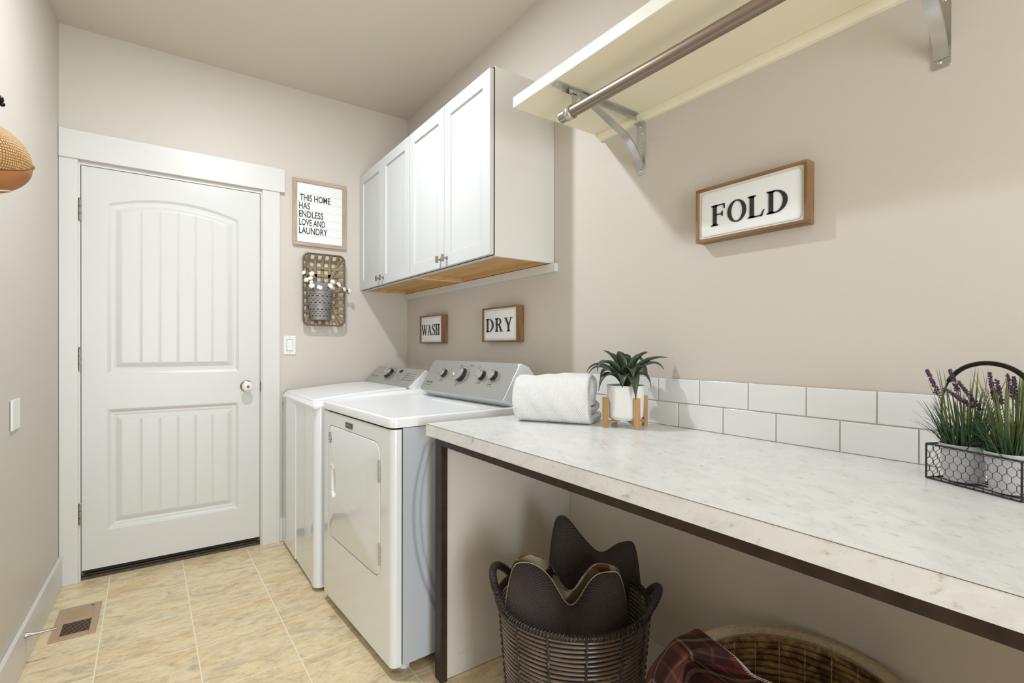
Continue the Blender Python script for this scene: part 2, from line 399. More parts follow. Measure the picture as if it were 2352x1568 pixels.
# hinges
for z0, z1 in ((1.794, 1.898), (1.051, 1.159), (0.284, 0.385)):
    hb = MB(); n = 3
    for i in range(n):
        a = z0+(z1-z0)*i/n; hb.lathe([(0, a+0.001), (0.0062, a+0.001), (0.0062, a+(z1-z0)/n-0.001), (0, a+(z1-z0)/n-0.001)], c=(DX0-0.005, YB-0.006, 0), n=14)
    hb.lathe([(0, z1), (0.005, z1), (0.006, z1+0.003), (0.003, z1+0.007), (0, z1+0.007)], c=(DX0-0.005, YB-0.006, 0), n=14)
    hb.box((DX0-0.012, YB-0.001, z0), (DX0+0.001, YB+0.004, z1))
    sub(door, 'hinge', hb, M_nickel)
# jambs, casings, header, threshold
j = MB().box((DX0-0.018, YB-0.001, 0), (DX0-0.003, YB+0.12, DZ1+0.018)).box((DX1+0.003, YB-0.001, 0), (DX1+0.018, YB+0.12, DZ1+0.018)).box((DX0-0.003, YB-0.001, DZ1+0.003), (DX1+0.003, YB+0.12, DZ1+0.018))
j.box((DX0-0.003, YB+0.040, 0.0), (DX0+0.008, YB+0.055, DZ1+0.003)).box((DX1-0.008, YB+0.040, 0), (DX1+0.003, YB+0.055, DZ1+0.003)).box((DX0, YB+0.04, DZ1-0.008), (DX1, YB+0.055, DZ1+0.003))
struct('trim_1', j, M_trim, bevel=0.001)
struct('trim_2', MB().box((xl(YB)+0.001, YB-0.018, 0), (DX0-0.011, YB, 2.094)), M_trim, bevel=0.0015)
struct('trim_3', MB().box((DX1+0.011, YB-0.018, 0), (0.588, YB, 2.094)), M_trim, bevel=0.0015)
struct('trim_4', MB().box((xl(YB)+0.001, YB-0.027, 2.092), (0.614, YB, 2.231)), M_trim, bevel=0.002)
th = MB().box((DX0-0.003, YB+0.012, -0.001), (DX1+0.003, YB+0.13, 0.014)).box((DX0-0.003, YB+0.03, 0.0), (DX1+0.003, YB+0.06, 0.022))
struct('trim_5', th, mat('dark_bronze_threshold', srgb(84, 70, 58), 0.45, 0.5, vary=0.5, vscale=60), bevel=0.001)
struct('trim_6', MB().box((DX0-0.003, YB+0.062, 0.0), (DX1+0.003, YB+0.075, 0.06)).box((DX0+0.002, YB+0.010, 0.034), (DX1-0.002, YB+0.016, 0.050)), M_dark)
struct('dark_outside_sheet', MB().box((-0.7, YB+0.12, -0.05), (1.0, YB+0.14, 2.3)), M_dark)     # black sheet standing in for the dark outside behind the closed door
struct('wall_plate_strike', MB().box((DX1+0.0022, YB-0.004, 0.905), (DX1+0.0045, YB+0.03, 0.965)), M_darkmetal).name = 'trim_8'
# baseboards
def bb_left(mb, z0, z1, t):
    y0, y1 = YR, YB-0.018
    vs = [(xl(y0), y0, z0), (xl(y1), y1, z0), (xl(y1)+t, y1, z0), (xl(y0)+t, y0, z0), (xl(y0), y0, z1), (xl(y1), y1, z1), (xl(y1)+t, y1, z1), (xl(y0)+t, y0, z1)]
    mb.add(vs, [(0, 1, 2, 3), (7, 6, 5, 4), (0, 4, 5, 1), (1, 5, 6, 2), (2, 6, 7, 3), (3, 7, 4, 0)])
bm_ = MB(); bb_left(bm_, 0.001, 0.148, 0.014); struct('baseboard_left', bm_, M_trim, bevel=0.002)
struct('baseboard_back', MB().box((0.589, YB-0.014, 0.001), (XR, YB, 0.142)), M_trim, bevel=0.002)
struct('baseboard_right', MB().box((XR-0.014, YR, 0.001), (XR, 1.571, 0.155)), M_trim, bevel=0.002)
struct('baseboard_rear', MB().box((-0.4, YR, 0.001), (XR-0.014, YR+0.014, 0.142)), M_trim, bevel=0.002)

# ------------------------------------------------------------------ clothes dryer (slightly turned)
def perforate_grid(mb, us, vs, fn, hole):
    nu, nv = len(us), len(vs)
    n = len(mb.v); mb.v += [tuple(fn(u, v)) for v in vs for u in us]
    for j in range(nv-1):
        for i in range(nu-1):
            if not hole(0.5*(us[i]+us[i+1]), 0.5*(vs[j]+vs[j+1])): mb.f.append((n+j*nu+i, n+j*nu+i+1, n+(j+1)*nu+i+1, n+(j+1)*nu+i))
def fill_between(outer, inner):
    bm_ = bmesh.new(); vo = [bm_.verts.new((0, *p)) for p in outer]; vi = [bm_.verts.new((0, *p)) for p in inner]
    es = [bm_.edges.new((q[i], q[(i+1) % len(q)])) for q in (vo, vi) for i in range(len(q))]
    bmesh.ops.triangle_fill(bm_, edges=es, use_beauty=True); bm_.verts.index_update()
    r_ = ([(v.co.y, v.co.z) for v in bm_.verts], [tuple(v.index for v in f.verts) for f in bm_.faces]); bm_.free(); return r_
def plate_with_pocket(mb, y0, y1, z0, z1, hole, depth, x0=0.0):
    """front sheet in the x=x0 plane with a rounded pocket; hole = (ya,za,yb,zb,r)"""
    R = rrect(hole[0], hole[1], hole[2], hole[3], hole[4], 8); m = len(R)
    vs, fs = fill_between([(y0, z0), (y1, z0), (y1, z1), (y0, z1)], R)
    mb.add([(x0, y, z) for y, z in vs], fs)
    n = len(mb.v); mb.v += [(x0, y, z) for y, z in R]+[(x0+depth, y, z) for y, z in R]
    for i in range(m): mb.f.append((n+i, n+(i+1) % m, n+m+(i+1) % m, n+m+i))
    mb.f.append(tuple(n+m+i for i in range(m)))

DW = 0.742; DZB = 0.042; DT = 0.883
dry = thing('clothes_dryer', 'white front-loading clothes dryer standing beside the marble counter, console with four knobs', 'clothes dryer', (0.662, 1.668, 0), math.radians(3.2))
# front sheet with door pocket and rounded vertical edges
fb = MB()
plate_with_pocket(fb, 0.022, DW-0.022, DZB, DT-0.004, (0.098, 0.322, 0.672, 0.822, 0.055), 0.011)
for s in (0, 1):
    pts = [(0.0, 0.022)]+[(0.022-0.022*math.cos(PI/2*i/6), 0.022-0.022*math.sin(PI/2*i/6)) for i in range(1, 7)]+[(0.037, 0.0), (0.037, 0.004)]
    n = len(fb.v)
    for (x, y) in pts:
        yy = y if s == 0 else DW-y
        fb.v += [(x, yy, DZB), (x, yy, DT-0.004)]
    for i in range(len(pts)-1): fb.f.append((n+2*i, n+2*i+2, n+2*i+3, n+2*i+1))
fb.prism([(0.0, 0.022), (0.0, DW-0.022), (0.037, DW), (0.037, 0.0)], DZB, DZB+0.001, lambda u, v, d: (u, v, d))
fb.prism([(0.0, 0.022), (0.0, DW-0.022), (0.037, DW), (0.037, 0.0)], DT-0.006, DT-0.005, lambda u, v, d: (u, v, d))
fb.build('front_panel', M_appl, dry, angle=30, weld=True)
# side and back cabinet wrap; side panel is pressed with a long curved relief
sb = MB()
def side_y(x, z):
    t = (z-DZB)/(DT-DZB)
    c = 0.075+(0.05*((t-0.62)/0.30)**2 if t > 0.62 else 0.10*((0.62-t)/0.45)**2)          # the curved edge of the pressed relief
    k = min(max((x-c)/0.022, 0), 1); k = k*k*(3-2*k)
    k2 = min(max((0.64-x)/0.03, 0), 1); k3 = min(max((0.835-z)/0.03, 0), 1)
    c2 = c+0.037; q = min(max((x-c2)/0.012, 0), 1)
    return 0.010*k*k2*k3+0.006*q*k2*k3
sb.grid(140, 120, lambda u, v: (0.041+u*(0.70-0.041), side_y(0.041+u*0.659, DZB+v*(DT-DZB)), DZB+v*(DT-DZB)))
sb.box((0.041, DW-0.002, DZB), (0.70, DW, DT)).box((0.698, 0.001, DZB), (0.70, DW-0.001, DT)).box((0.05, 0.018, DZB+0.004), (0.69, DW-0.01, DZB+0.006))
sb.build('side_panels', M_applshade, dry, angle=50)
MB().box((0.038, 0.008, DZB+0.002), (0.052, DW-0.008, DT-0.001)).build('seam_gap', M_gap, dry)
# top with raised rim
tb = MB(); T0, T1 = 0.8848, 0.921
ol = lambda z, g: [(x, y, z) for x, y in rrect(-0.004+g, -0.004+g, 0.705-g, DW+0.004-g, 0.028-min(g, 0.02), 6)]
rings = [ol(T0, 0.006), ol(T0+0.001, 0.001), ol(T1-0.006, 0.0), ol(T1-0.001, 0.003), ol(T1, 0.008), ol(T1-0.001, 0.014), ol(T1-0.005, 0.040), ol(T1-0.006, 0.10)]
m = len(rings[0]); n = len(tb.v)
for r_ in rings: tb.v += r_
for k in range(len(rings)-1):
    for i in range(m): tb.f.append((n+k*m+i, n+k*m+(i+1) % m, n+(k+1)*m+(i+1) % m, n+(k+1)*m+i))
tb.f.append(tuple(n+i for i in range(m-1, -1, -1))); tb.f.append(tuple(n+(len(rings)-1)*m+i for i in range(m)))
tb.box((0.45, 0.14, T1-0.0062), (0.462, DW-0.22, T1-0.0035))
tb.build('top_panel', M_appltop, dry, angle=50)
MB().box((0.008, 0.006, DT-0.002), (0.69, DW-0.006, T0+0.001)).build('top_seam', M_dark, dry)
# door
def slab(mb, y0, z0, y1, z1, r, xf, xb, lip=0.006):
    R = [rrect(y0+g, z0+g, y1-g, z1-g, max(r-g, 0.005), 8) for g in (0, 0.0, lip*0.35, lip)]
    X = (xb, xf+lip*0.7, xf+lip*0.2, xf); m = len(R[0]); n = len(mb.v)
    for r_, x in zip(R, X): mb.v += [(x, y, z) for y, z in r_]
    for k in range(3):
        for i in range(m): mb.f.append((n+k*m+i, n+k*m+(i+1) % m, n+(k+1)*m+(i+1) % m, n+(k+1)*m+i))
    return n+3*m, m
db = MB(); b0, m = slab(db, 0.1005, 0.3245, 0.6695, 0.8195, 0.052, -0.001, 0.010)
# front face of the door with the oval grip pocket
H = rrect(0.572, 0.508, 0.612, 0.634, 0.0199, 10)
out = [db.v[b0+i][1:] for i in range(m)]
hn = len(db.v); db.v += [(-0.001, y, z) for y, z in H]+[(0.010, 0.594+(y-0.592)*0.8, 0.571+(z-0.571)*0.93) for y, z in H]
mh = len(H)
for i in range(mh): db.f.append((hn+i, hn+(i+1) % mh, hn+mh+(i+1) % mh, hn+mh+i))
db.f.append(tuple(hn+mh+i for i in range(mh)))
bm2 = bmesh.new(); vo = [bm2.verts.new((0, *p)) for p in out]; vi = [bm2.verts.new((0, *p)) for p in H]
es = [bm2.edges.new((vo[i], vo[(i+1) % m])) for i in range(m)]+[bm2.edges.new((vi[i], vi[(i+1) % mh])) for i in range(mh)]
bmesh.ops.triangle_fill(bm2, edges=es, use_beauty=True); bm2.verts.index_update()
db.add([(-0.001, v.co.y, v.co.z) for v in bm2.verts], [tuple(v.index for v in f.verts) for f in bm2.faces]); bm2.free()
dd = db.build('door', M_appl, dry, angle=40, weld=True)
gb = MB().box((-0.004, 0.597, 0.632), (0.001, 0.630, 0.648)).prism([(0.600, 0.500), (0.632, 0.508), (0.624, 0.6445), (0.6175, 0.6445), (0.6175, 0.520)], -0.003, -0.0005, lambda u, v, d: (d, u, v))
gb.build('handle_rim', M_plastic, dd, bevel=0.002)
for z0, z1 in ((0.676, 0.758), (0.374, 0.455)):
    hb = MB().box((-0.003, 0.096, z0), (-0.001, 0.108, z1)); k = 5
    for i in range(k):
        a = z0+(z1-z0)*i/k; hb.lathe([(0, a+0.001), (0.004, a+0.001), (0.004, a+(z1-z0)/k-0.001), (0, a+(z1-z0)/k-0.001)], c=(-0.004, 0.099, 0), n=10)
    hb.build('hinge', M_chrome, dd)
sk = MB().prism([(0.638+0.020*math.cos(2*PI*i/20), 0.765+0.026*math.sin(2*PI*i/20)) for i in range(20)], -0.0018, -0.0012, lambda u, v, d: (d, u, v))
def sticker_mat():
    m, nt, p = new_mat('clear_sticker_print'); f = noise(nt, coords(nt), 150, 3, 0.6)
    nt.links.new(ramp(nt, f, [(0.46, srgb(70, 70, 70)), (0.54, srgb(214, 214, 212))]), p.inputs['Base Color']); p.inputs['Roughness'].default_value = 0.3; return m
sk.build('sticker', sticker_mat(), dd)
def badge(parent, y0, y1, z0, z1, x):
    bo = MB().box((x-0.003, y0, z0), (x, y1, z1)).build('badge', M_badge, parent, bevel=0.0006)
    t = MB(); g = 0.003
    add_text(t, 'MAYTAG', (y1-y0)*0.86, (z1-z0)*0.55, lambda u, v: (x-0.0034, y1-(y1-y0)*0.07-u, z0+(z1-z0)*0.23+v)); t.build('lettering', M_silverprint, bo, smooth=False)
badge(dry, 0.372, 0.446, 0.834, 0.856, 0.0)
for (x, y) in ((0.075, 0.06), (0.075, DW-0.06), (0.63, 0.06), (0.63, DW-0.06)):
    MB().lathe([(0, 0.0), (0.020, 0.0), (0.021, 0.012), (0.012, 0.016), (0.010, DZB+0.004), (0, DZB+0.004)], c=(x, y, 0), n=8).build('leveling_foot', M_plastic, dry, angle=30)
MB().box((0.06, 0.05, 0.02), (0.66, 0.052, DZB+0.003)).build('base_shadow_strip', M_dark, dry)  # dark strip painted for the shade under the dryer

def console(parent, y0, y1, prf, face, round_top, zbase):
    """prf: side profile list (x,z) front bottom .. over the top .. rear bottom ; face: ((x,z),(x,z)) silver front"""
    cb = MB()
    cb.prism(prf, y0, y1, lambda u, v, d: (u, d, v))
    co = cb.build('control_console', M_appl, parent, bevel=0.006, seg=3)
    (xa, za), (xb, zb) = face; L = math.hypot(xb-xa, zb-za); ux, uz = (xb-xa)/L, (zb-za)/L; nx, nz = -uz, ux
    def fr(y, s, d=0.0): return (xa+ux*s+nx*d, y, za+uz*s+nz*d)
    pl = rrect(y0+0.004, 0.0, y1-0.002, L, round_top, 6)
    fpl = MB().prism(pl, -0.001, 0.004, lambda u, v, d: fr(u, v, d)); fp = fpl.build('fascia', M_silver, co, bevel=0.0015)
    return co, fp, fr, L
prf = [(0.548, T1-0.004), (0.500, 0.952), (0.502, 0.958), (0.585, 1.096), (0.597, 1.101), (0.640, 1.085), (0.672, 1.050), (0.690, 0.990), (0.696, T1-0.004)]
con, fas, fr, L = console(dry, 0.016, 0.738, prf, ((0.498, 0.949), (0.588, 1.100)), 0.02, T1)
MB().box((0.55, 0.03, T1-0.006), (0.69, 0.735, T1+0.0005)).build('console_seam', M_dark, con)
def dial(parent, fr, y, s, r, depth, marks=0, prints=()):
    M0 = Vector(fr(y, s, 0.004)); U = (Vector(fr(y+1, s, 0.004))-M0).normalized(); V = (Vector(fr(y, s+1, 0.004))-M0).normalized(); W = (Vector(fr(y, s, 1.004))-M0).normalized()
    MM = Matrix(((U.x, V.x, W.x), (U.y, V.y, W.y), (U.z, V.z, W.z))).to_4x4()
    k = MB().lathe([(0, 0), (r*1.02, 0), (r*1.02, 0.003), (r*0.97, 0.004), (r*0.93, depth*0.9), (r*0.93, depth)], c=M0, n=40, M=MM)
    ko = k.build('knob', M_knobside, parent, angle=40)
    MB().lathe([(r*0.95, depth*0.82), (r*0.96, depth+0.001), (r*0.90, depth+0.003), (r*0.80, depth+0.003), (r*0.74, depth+0.001), (0, depth+0.001)], c=M0, n=40, M=MM).build('knob_face', M_knobface, ko, angle=40)
    mk = MB().lathe([(0, 0), (r*0.09, 0), (r*0.09, 0.0005)], c=M0+MM @ Vector((-r*0.12, r*0.62, depth+0.0014)), n=10, M=MM); mk.build('pointer', M_print, ko)
    MB().lathe([(r*1.05, 0.0003), (r*1.20, 0.0003), (r*1.20, 0.0006)], c=M0, n=40, M=MM).build('dial_ring', M_silverprint, parent)
for y, s, r, d in ((0.565, 0.100, 0.022, 0.022), (0.405, 0.099, 0.036, 0.026), (0.237, 0.104, 0.024, 0.022), (0.150, 0.107, 0.024, 0.022)):
    dial(fas, fr, y, s, r, d)
E_ = 0.0048
def lab(txt, y, s, w_, h_): q_ = MB(); add_text(q_, txt, w_, h_, lambda u, v: fr(y-u, s+v, E_)); q_.build('printed_label', M_print, fas, smooth=False)
lab('MAYTAG', 0.700, 0.040, 0.062, 0.011); lab('- - - - -', 0.702, 0.029, 0.055, 0.004)
lab('SIGNAL', 0.585, 0.058, 0.034, 0.005); lab('OFF', 0.520, 0.125, 0.014, 0.004); lab('START', 0.262, 0.062, 0.036, 0.005); lab('TEMP', 0.172, 0.062, 0.034, 0.005); lab('CONTROL', 0.174, 0.054, 0.040, 0.003)
lab('WRINKLE', 0.455, 0.148, 0.022, 0.005); lab('NORMAL', 0.372, 0.153, 0.034, 0.004); lab('DAMP DRY', 0.365, 0.146, 0.030, 0.003); lab('OFF', 0.425, 0.040, 0.014, 0.005); lab('TIMED', 0.300, 0.146, 0.022, 0.004); lab('DRY', 0.297, 0.139, 0.014, 0.003)
for i in range(9):
    a = -0.9+i*0.33; lab('- -', 0.405-0.052*math.cos(a)+0.004, 0.099+0.045*math.sin(a), 0.010, 0.002)

# ------------------------------------------------------------------ washing machine
WX, WY, WW = 0.600, 2.478, 0.762
was = thing('washing_machine', 'white top-loading washing machine between the panelled door and the dryer, lid closed', 'washing machine', (WX, WY, 0))
wb = MB()
def wfront(y):      # softly sculpted front: centre field set back between two stiles
    e = min(y, WW-y)
    if e < 0.035: return 0.035-math.sqrt(max(0, 0.035**2-(0.035-e)**2))
    return 0.0
pts = []
n_ = 40
for i in range(9):
    a = PI/2*i/8; pts.append((0.035-0.035*math.sin(a), 0.035-0.035*math.cos(a)))
pts += [(0.0, 0.061), (0.004, 0.066), (0.0045, 0.070), (0.0045, 0.405), (0.004, 0.409), (0.0, 0.414)]
pts += [(y_[0], WW-y_[1]) for y_ in reversed(pts[:9])]
ring = [(0.72, 0.002)]+pts+[(0.72, WW-0.002)]
wb.prism(ring, 0.020, 0.880, lambda u, v, d: (u, v, d))
wb.build('cabinet_body', M_appl, was, angle=25)
MB().box((0.006, 0.006, 0.878), (0.70, WW-0.006, 0.886)).build('top_seam', M_dark, was)
# crowned top deck
def deck_z(x): t = min(max(x/0.52, 0), 1); return 0.908+0.038*math.sin(t*PI/2)**1.1
tb = MB(); nx, ny = 60, 50
def deck(u, v):
    x = -0.003+u*0.725; y = v*WW
    e = min(y, WW-y); ex_ = x+0.003
    z = deck_z(x)-0.004
    k = 0.030
    dy = max(0, k-e); dx = max(0, k-ex_); d = min(math.hypot(dx, dy), k)
    return (x, y, z-(k-math.sqrt(k*k-d*d))*0.95)
tb.grid(nx, ny, deck); n = len(tb.v)
per = [i for i in range(nx)]+[j*nx+nx-1 for j in range(1, ny)]+[(ny-1)*nx+i for i in range(nx-2, -1, -1)]+[j*nx for j in range(ny-2, 0, -1)]
tb.v += [(tb.v[i][0], tb.v[i][1], 0.885) for i in per]
for a in range(len(per)): c = (a+1) % len(per); tb.f.append((per[a], per[c], n+c, n+a))
tb.f.append(tuple(n+a for a in range(len(per))))
tb.build('top_deck', M_appltop, was, angle=60)
# lid
lb = MB(); lx0, lx1, ly0, ly1 = 0.012, 0.505, 0.085, WW-0.045
def lidp(u, v):
    x = lx0+u*(lx1-lx0); y = ly0+v*(ly1-ly0); e = min(x-lx0, y-ly0, ly1-y, 0.014); k = 0.014
    return (x, y, deck_z(x)+0.002-(k-math.sqrt(max(0, k*k-(k-e)**2)))*0.45)
lb.grid(70, 60, lidp); n = len(lb.v); nx, ny = 70, 60
per = [i for i in range(nx)]+[j*nx+nx-1 for j in range(1, ny)]+[(ny-1)*nx+i for i in range(nx-2, -1, -1)]+[j*nx for j in range(ny-2, 0, -1)]
lb.v += [(lb.v[i][0], lb.v[i][1], lb.v[i][2]-0.006) for i in per]
for a in range(len(per)): c = (a+1) % len(per); lb.f.append((per[a], per[c], n+c, n+a))
lid = lb.build('lid', M_appltop, was, angle=60)
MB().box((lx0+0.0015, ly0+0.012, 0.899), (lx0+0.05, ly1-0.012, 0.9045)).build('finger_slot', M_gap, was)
MB().box((0.485, WW-0.075, 0.9445), (0.507, WW-0.035, 0.9515)).build('lid_hinge', M_nickel, was, bevel=0.002)
badge(was, 0.412, 0.470, 0.826, 0.846, 0.0045)
prf = [(0.56, 0.930), (0.500, 0.946), (0.502, 0.950), (0.600, 1.040), (0.606, 1.042), (0.640, 1.008), (0.650, 0.985), (0.668, 0.955), (0.70, 0.930)]
wcon, wfas, wfr, L = console(was, 0.060, 0.752, prf, ((0.498, 0.9475), (0.599, 1.0415)), 0.012, 0.93)
dial(wfas, wfr, 0.470, 0.080, 0.036, 0.024)
MB().prism([(0.318, 0.100), (0.362, 0.100), (0.362, 0.122), (0.318, 0.122)], 0.004, 0.0046, lambda u, v, d: wfr(u, v, d)).build('display', M_dark, wfas)
def lab(txt, y, s, w_, h_): q_ = MB(); add_text(q_, txt, w_, h_, lambda u, v: wfr(y-u, s+v, E_)); q_.build('printed_label', M_print, wfas, smooth=False)
lab('MAYTAG', 0.730, 0.050, 0.050, 0.008); lab('- - - - -', 0.665, 0.050, 0.06, 0.004)
for i, tx in enumerate(('NORMAL', 'HEAVY', 'DELICATE', 'COLD')):
    lab(tx, 0.330-0.012*i, 0.092-0.018*i, 0.05, 0.003)
    for k in range(5): lab('- -', 0.26-0.032*k-0.01*i, 0.096-0.016*i, 0.018, 0.004)
for i in range(7): a = -1.2+i*0.5; lab('- -', 0.470-0.058*math.cos(a), 0.076+0.05*math.sin(a), 0.020, 0.004)
for i in range(6): lab('-', 0.225-0.002*i, 0.030+0.013*i, 0.006, 0.004)
for (x, y) in ((0.06, 0.06), (0.06, WW-0.06), (0.64, 0.06), (0.64, WW-0.06)):
    MB().lathe([(0, 0), (0.022, 0), (0.022, 0.021), (0, 0.021)], c=(x, y, 0), n=12).build('leveling_foot', M_dark, was)

# ------------------------------------------------------------------ wall cabinets (two units, two doors each)
CX0, CX1, CZ0, CZ1 = 1.098, XR-0.001, 1.535, 2.295
def wall_cabinet(y0, y1, label):
    t = thing('wall_cabinet', label, 'cabinet', (CX1, y0, CZ0), group='shaker wall cabinets over the laundry machines')
    t['woff'] = tuple(t.location)
    cs = MB().box((CX0, y0+0.0005, CZ0), (CX1, y0+0.016, CZ1)).box((CX0, y1-0.016, CZ0), (CX1, y1-0.0005, CZ1)).box((CX0, y0+0.016, CZ1-0.016), (CX1, y1-0.016, CZ1)).box((CX1-0.006, y0+0.016, CZ0+0.01), (CX1, y1-0.016, CZ1-0.016))
    cs.build('carcass', M_cabside, t, bevel=0.0008)
    MB().box((CX0, y0+0.0162, CZ0), (CX0+0.018, y1-0.0162, CZ0+0.03)).build('front_rail', M_cab, t, bevel=0.0006)
    bt = MB().box((CX0+0.0182, y0+0.0165, CZ0+0.018), (CX1-0.0065, y1-0.0165, CZ0+0.028)).box((CX0+0.019, y0+0.0165, CZ0+0.0005), (CX1-0.007, y0+0.022, CZ0+0.018)).box((CX0+0.019, y1-0.022, CZ0+0.0005), (CX1-0.007, y1-0.0165, CZ0+0.018)).box((CX1-0.020, y0+0.022, CZ0+0.0005), (CX1-0.0065, y1-0.022, CZ0+0.018))
    bt.build('bottom_panel', M_birch, t)
    ym = (y0+y1)/2
    for a, b2, side in ((y0+0.003, ym-0.0015, 1), (ym+0.0015, y1-0.003, -1)):
        xf, xb, za, zb, S = 1.075, 1.094, CZ0+0.006, CZ1-0.012, 0.057
        d = MB().box((xf, a, za), (xb, a+S, zb)).box((xf, b2-S, za), (xb, b2, zb)).box((xf, a+S, za), (xb, b2-S, za+S)).box((xf, a+S, zb-S), (xb, b2-S, zb)).box((xf+0.009, a+S-0.001, za+S-0.001), (xf+0.013, b2-S+0.001, zb-S+0.001))
        do = d.build('door', M_cab, t, bevel=0.0011)
        ky = (b2-0.028) if side == 1 else (a+0.028); z_ = 1.577
        k = MB().lathe([(0, 0), (0.009, 0), (0.0085, -0.002), (0.0045, -0.004), (0.0045, -0.018)], c=(xf, ky, z_), n=16, axis='x')
        k.prism(rrect(-0.0085, -0.0155, 0.0085, 0.0155, 0.004, 3), -0.0265, -0.018, lambda u, v, q: (xf+q, ky+u, z_+v))
        k.build('knob', M_nickel, do, angle=40)
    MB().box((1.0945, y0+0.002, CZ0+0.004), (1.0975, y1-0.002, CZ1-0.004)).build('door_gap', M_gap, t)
    return t
wall_cabinet(1.683, 2.4745, 'white double-door shaker wall cabinet nearest the closet shelf, above the dryer')
wall_cabinet(2.4765, 3.268, 'white double-door shaker wall cabinet in the corner, above the washing machine')
rl = MB().box((XR-0.020, 1.655, 1.496), (XR, 3.269, 1.533))
tag(rl.build('mounting_rail', M_trim, off=(XR, 1.655, 1.496), bevel=0.0015), 'narrow white painted wood rail running along the wall under the cabinets', 'rail')

# ------------------------------------------------------------------ closet shelf, rod and brackets
SZ0, SZ1, SX0 = 1.990, 2.024, 0.990
sh = thing('closet_shelf', 'long shelf board, tinted cream for bounced light, with white front edge mounted high on the wall above the counter', 'shelf', (XR, 1.405, SZ0), world=True)
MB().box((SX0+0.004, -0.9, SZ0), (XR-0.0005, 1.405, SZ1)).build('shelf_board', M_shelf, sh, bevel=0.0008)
MB().box((SX0, -0.9, SZ0-0.0005), (SX0+0.004, 1.4055, SZ1+0.0005)).build('front_edge', M_shelfedge, sh, bevel=0.0006)
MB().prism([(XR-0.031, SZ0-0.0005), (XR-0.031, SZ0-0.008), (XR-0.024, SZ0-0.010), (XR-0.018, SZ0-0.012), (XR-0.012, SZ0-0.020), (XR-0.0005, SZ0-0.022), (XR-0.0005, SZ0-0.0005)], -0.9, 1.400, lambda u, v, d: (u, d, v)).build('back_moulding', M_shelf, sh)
def bracket(yc, label):
    t = thing('shelf_bracket', label, 'bracket', (XR, yc, 1.783), group='steel brackets under the closet shelf', world=True)
    hw = 0.0165; top = SZ0-0.001
    p = MB().prism(rrect(yc-hw, 1.783, yc+hw, top-0.022, 0.006, 4), XR-0.0032, XR-0.0002, lambda u, v, d: (d, u, v))
    p.box((XR-0.026, yc-hw, top-0.026), (XR-0.0002, yc+hw, top-0.0235))
    po = p.build('wall_plate', M_steel, t, bevel=0.0008)
    for z in (1.797, 1.875, 1.93, 1.955): MB().sphere((XR-0.004, yc+0.004*(-1 if z == 1.93 else 1), z), 0.0042, sc=(0.5, 1, 1)).build('screw', M_chrome, po)
    a = MB().prism(rrect(yc-hw, 1.000, yc+hw, XR-0.033, 0.007, 4), top-0.0028, top, lambda u, v, d: (v, u, d))
    a.box((1.03, yc-0.0015, top-0.018), (XR-0.030, yc+0.0015, top-0.002))
    ao = a.build('arm', M_steel, t, bevel=0.0007)
    MB().sphere((1.012, yc, top-0.003), 0.0040, sc=(1, 1, 0.5)).build('screw', M_chrome, ao)
    # curved strut: pressed channel from the foot of the plate to the arm
    C = [(XR-0.004, 1.803), (XR-0.03, 1.845), (1.330, 1.893), (1.256, 1.925), (1.158, 1.964), (1.086, 1.981), (1.024, 1.986)]
    pp = [crom([(x, 0, z) for x, z in C], i/36) for i in range(37)]
    s = MB(); hwid = 0.0125
    secs = []
    for i, q in enumerate(pp):
        tq = (pp[min(i+1, 36)]-pp[max(i-1, 0)]).normalized(); nq = Vector((tq.z, 0, -tq.x))
        if nq.z > 0: nq = -nq
        secs.append([q+Vector((0, -hwid, 0))-nq*0.008, q+Vector((0, -hwid, 0)), q+Vector((0, hwid, 0)), q+Vector((0, hwid, 0))-nq*0.008,
                     q+Vector((0, hwid-0.002, 0))-nq*0.008, q+Vector((0, hwid-0.002, 0))-nq*0.002, q+Vector((0, -hwid+0.002, 0))-nq*0.002, q+Vector((0, -hwid+0.002, 0))-nq*0.008])
    n = len(s.v)
    for sec in secs: s.v += [(v.x, v.y+yc, v.z) for v in sec]
    for i in range(36):
        for k in range(8): s.f.append((n+i*8+k, n+i*8+(k+1) % 8, n+(i+1)*8+(k+1) % 8, n+(i+1)*8+k))
    s.build('strut', M_steel, t, angle=40)
    # rod hook
    hk = MB().box((1.052, yc-0.0125, 1.968), (1.098, yc-0.0105, 1.982)).box((1.063, yc-0.0125, 1.932), (1.084, yc-0.0105, 1.970))
    hk.add(*(lambda R: ([p for p in R], [(i, i+1, i+3, i+2) for i in range(0, len(R)-2, 2)]))([(1.066+0.0205*math.cos(a), yy, 1.913+0.0205*math.sin(a)) for a in [PI/2+PI*1.15*k/16 for k in range(17)] for yy in (yc-0.0125, yc+0.012)]))
    hk.build('rod_hook', M_steel, t, thick=0.0015)
    for x_ in (1.060, 1.090): MB().sphere((x_, yc-0.0135, 1.975), 0.003).build('rivet', M_chrome, t)
bracket(1.198, 'brushed steel shelf bracket with curved strut at the end of the shelf, above the towel')
bracket(0.360, 'steel shelf bracket cut off by the top edge, right of the FOLD sign')
rd = thing('closet_rod', 'round bronze-grey metal closet rod hanging under the cream-tinted shelf', 'rod', (1.066, 1.215, 1.913), world=True)
MB().tube([(1.066, -0.85, 1.913), (1.066, 1.19, 1.913)], 0.0175, 28).build('tube', M_rod, rd)
MB().tube([(1.066, 1.183, 1.913), (1.066, 1.186, 1.913), (1.066, 1.200, 1.913), (1.066, 1.201, 1.913), (1.066, 1.238, 1.913), (1.066, 1.240, 1.913)], [0.018, 0.0205, 0.0205, 0.0185, 0.0185, 0.017], 28).build('end_cap', M_nickel, rd)

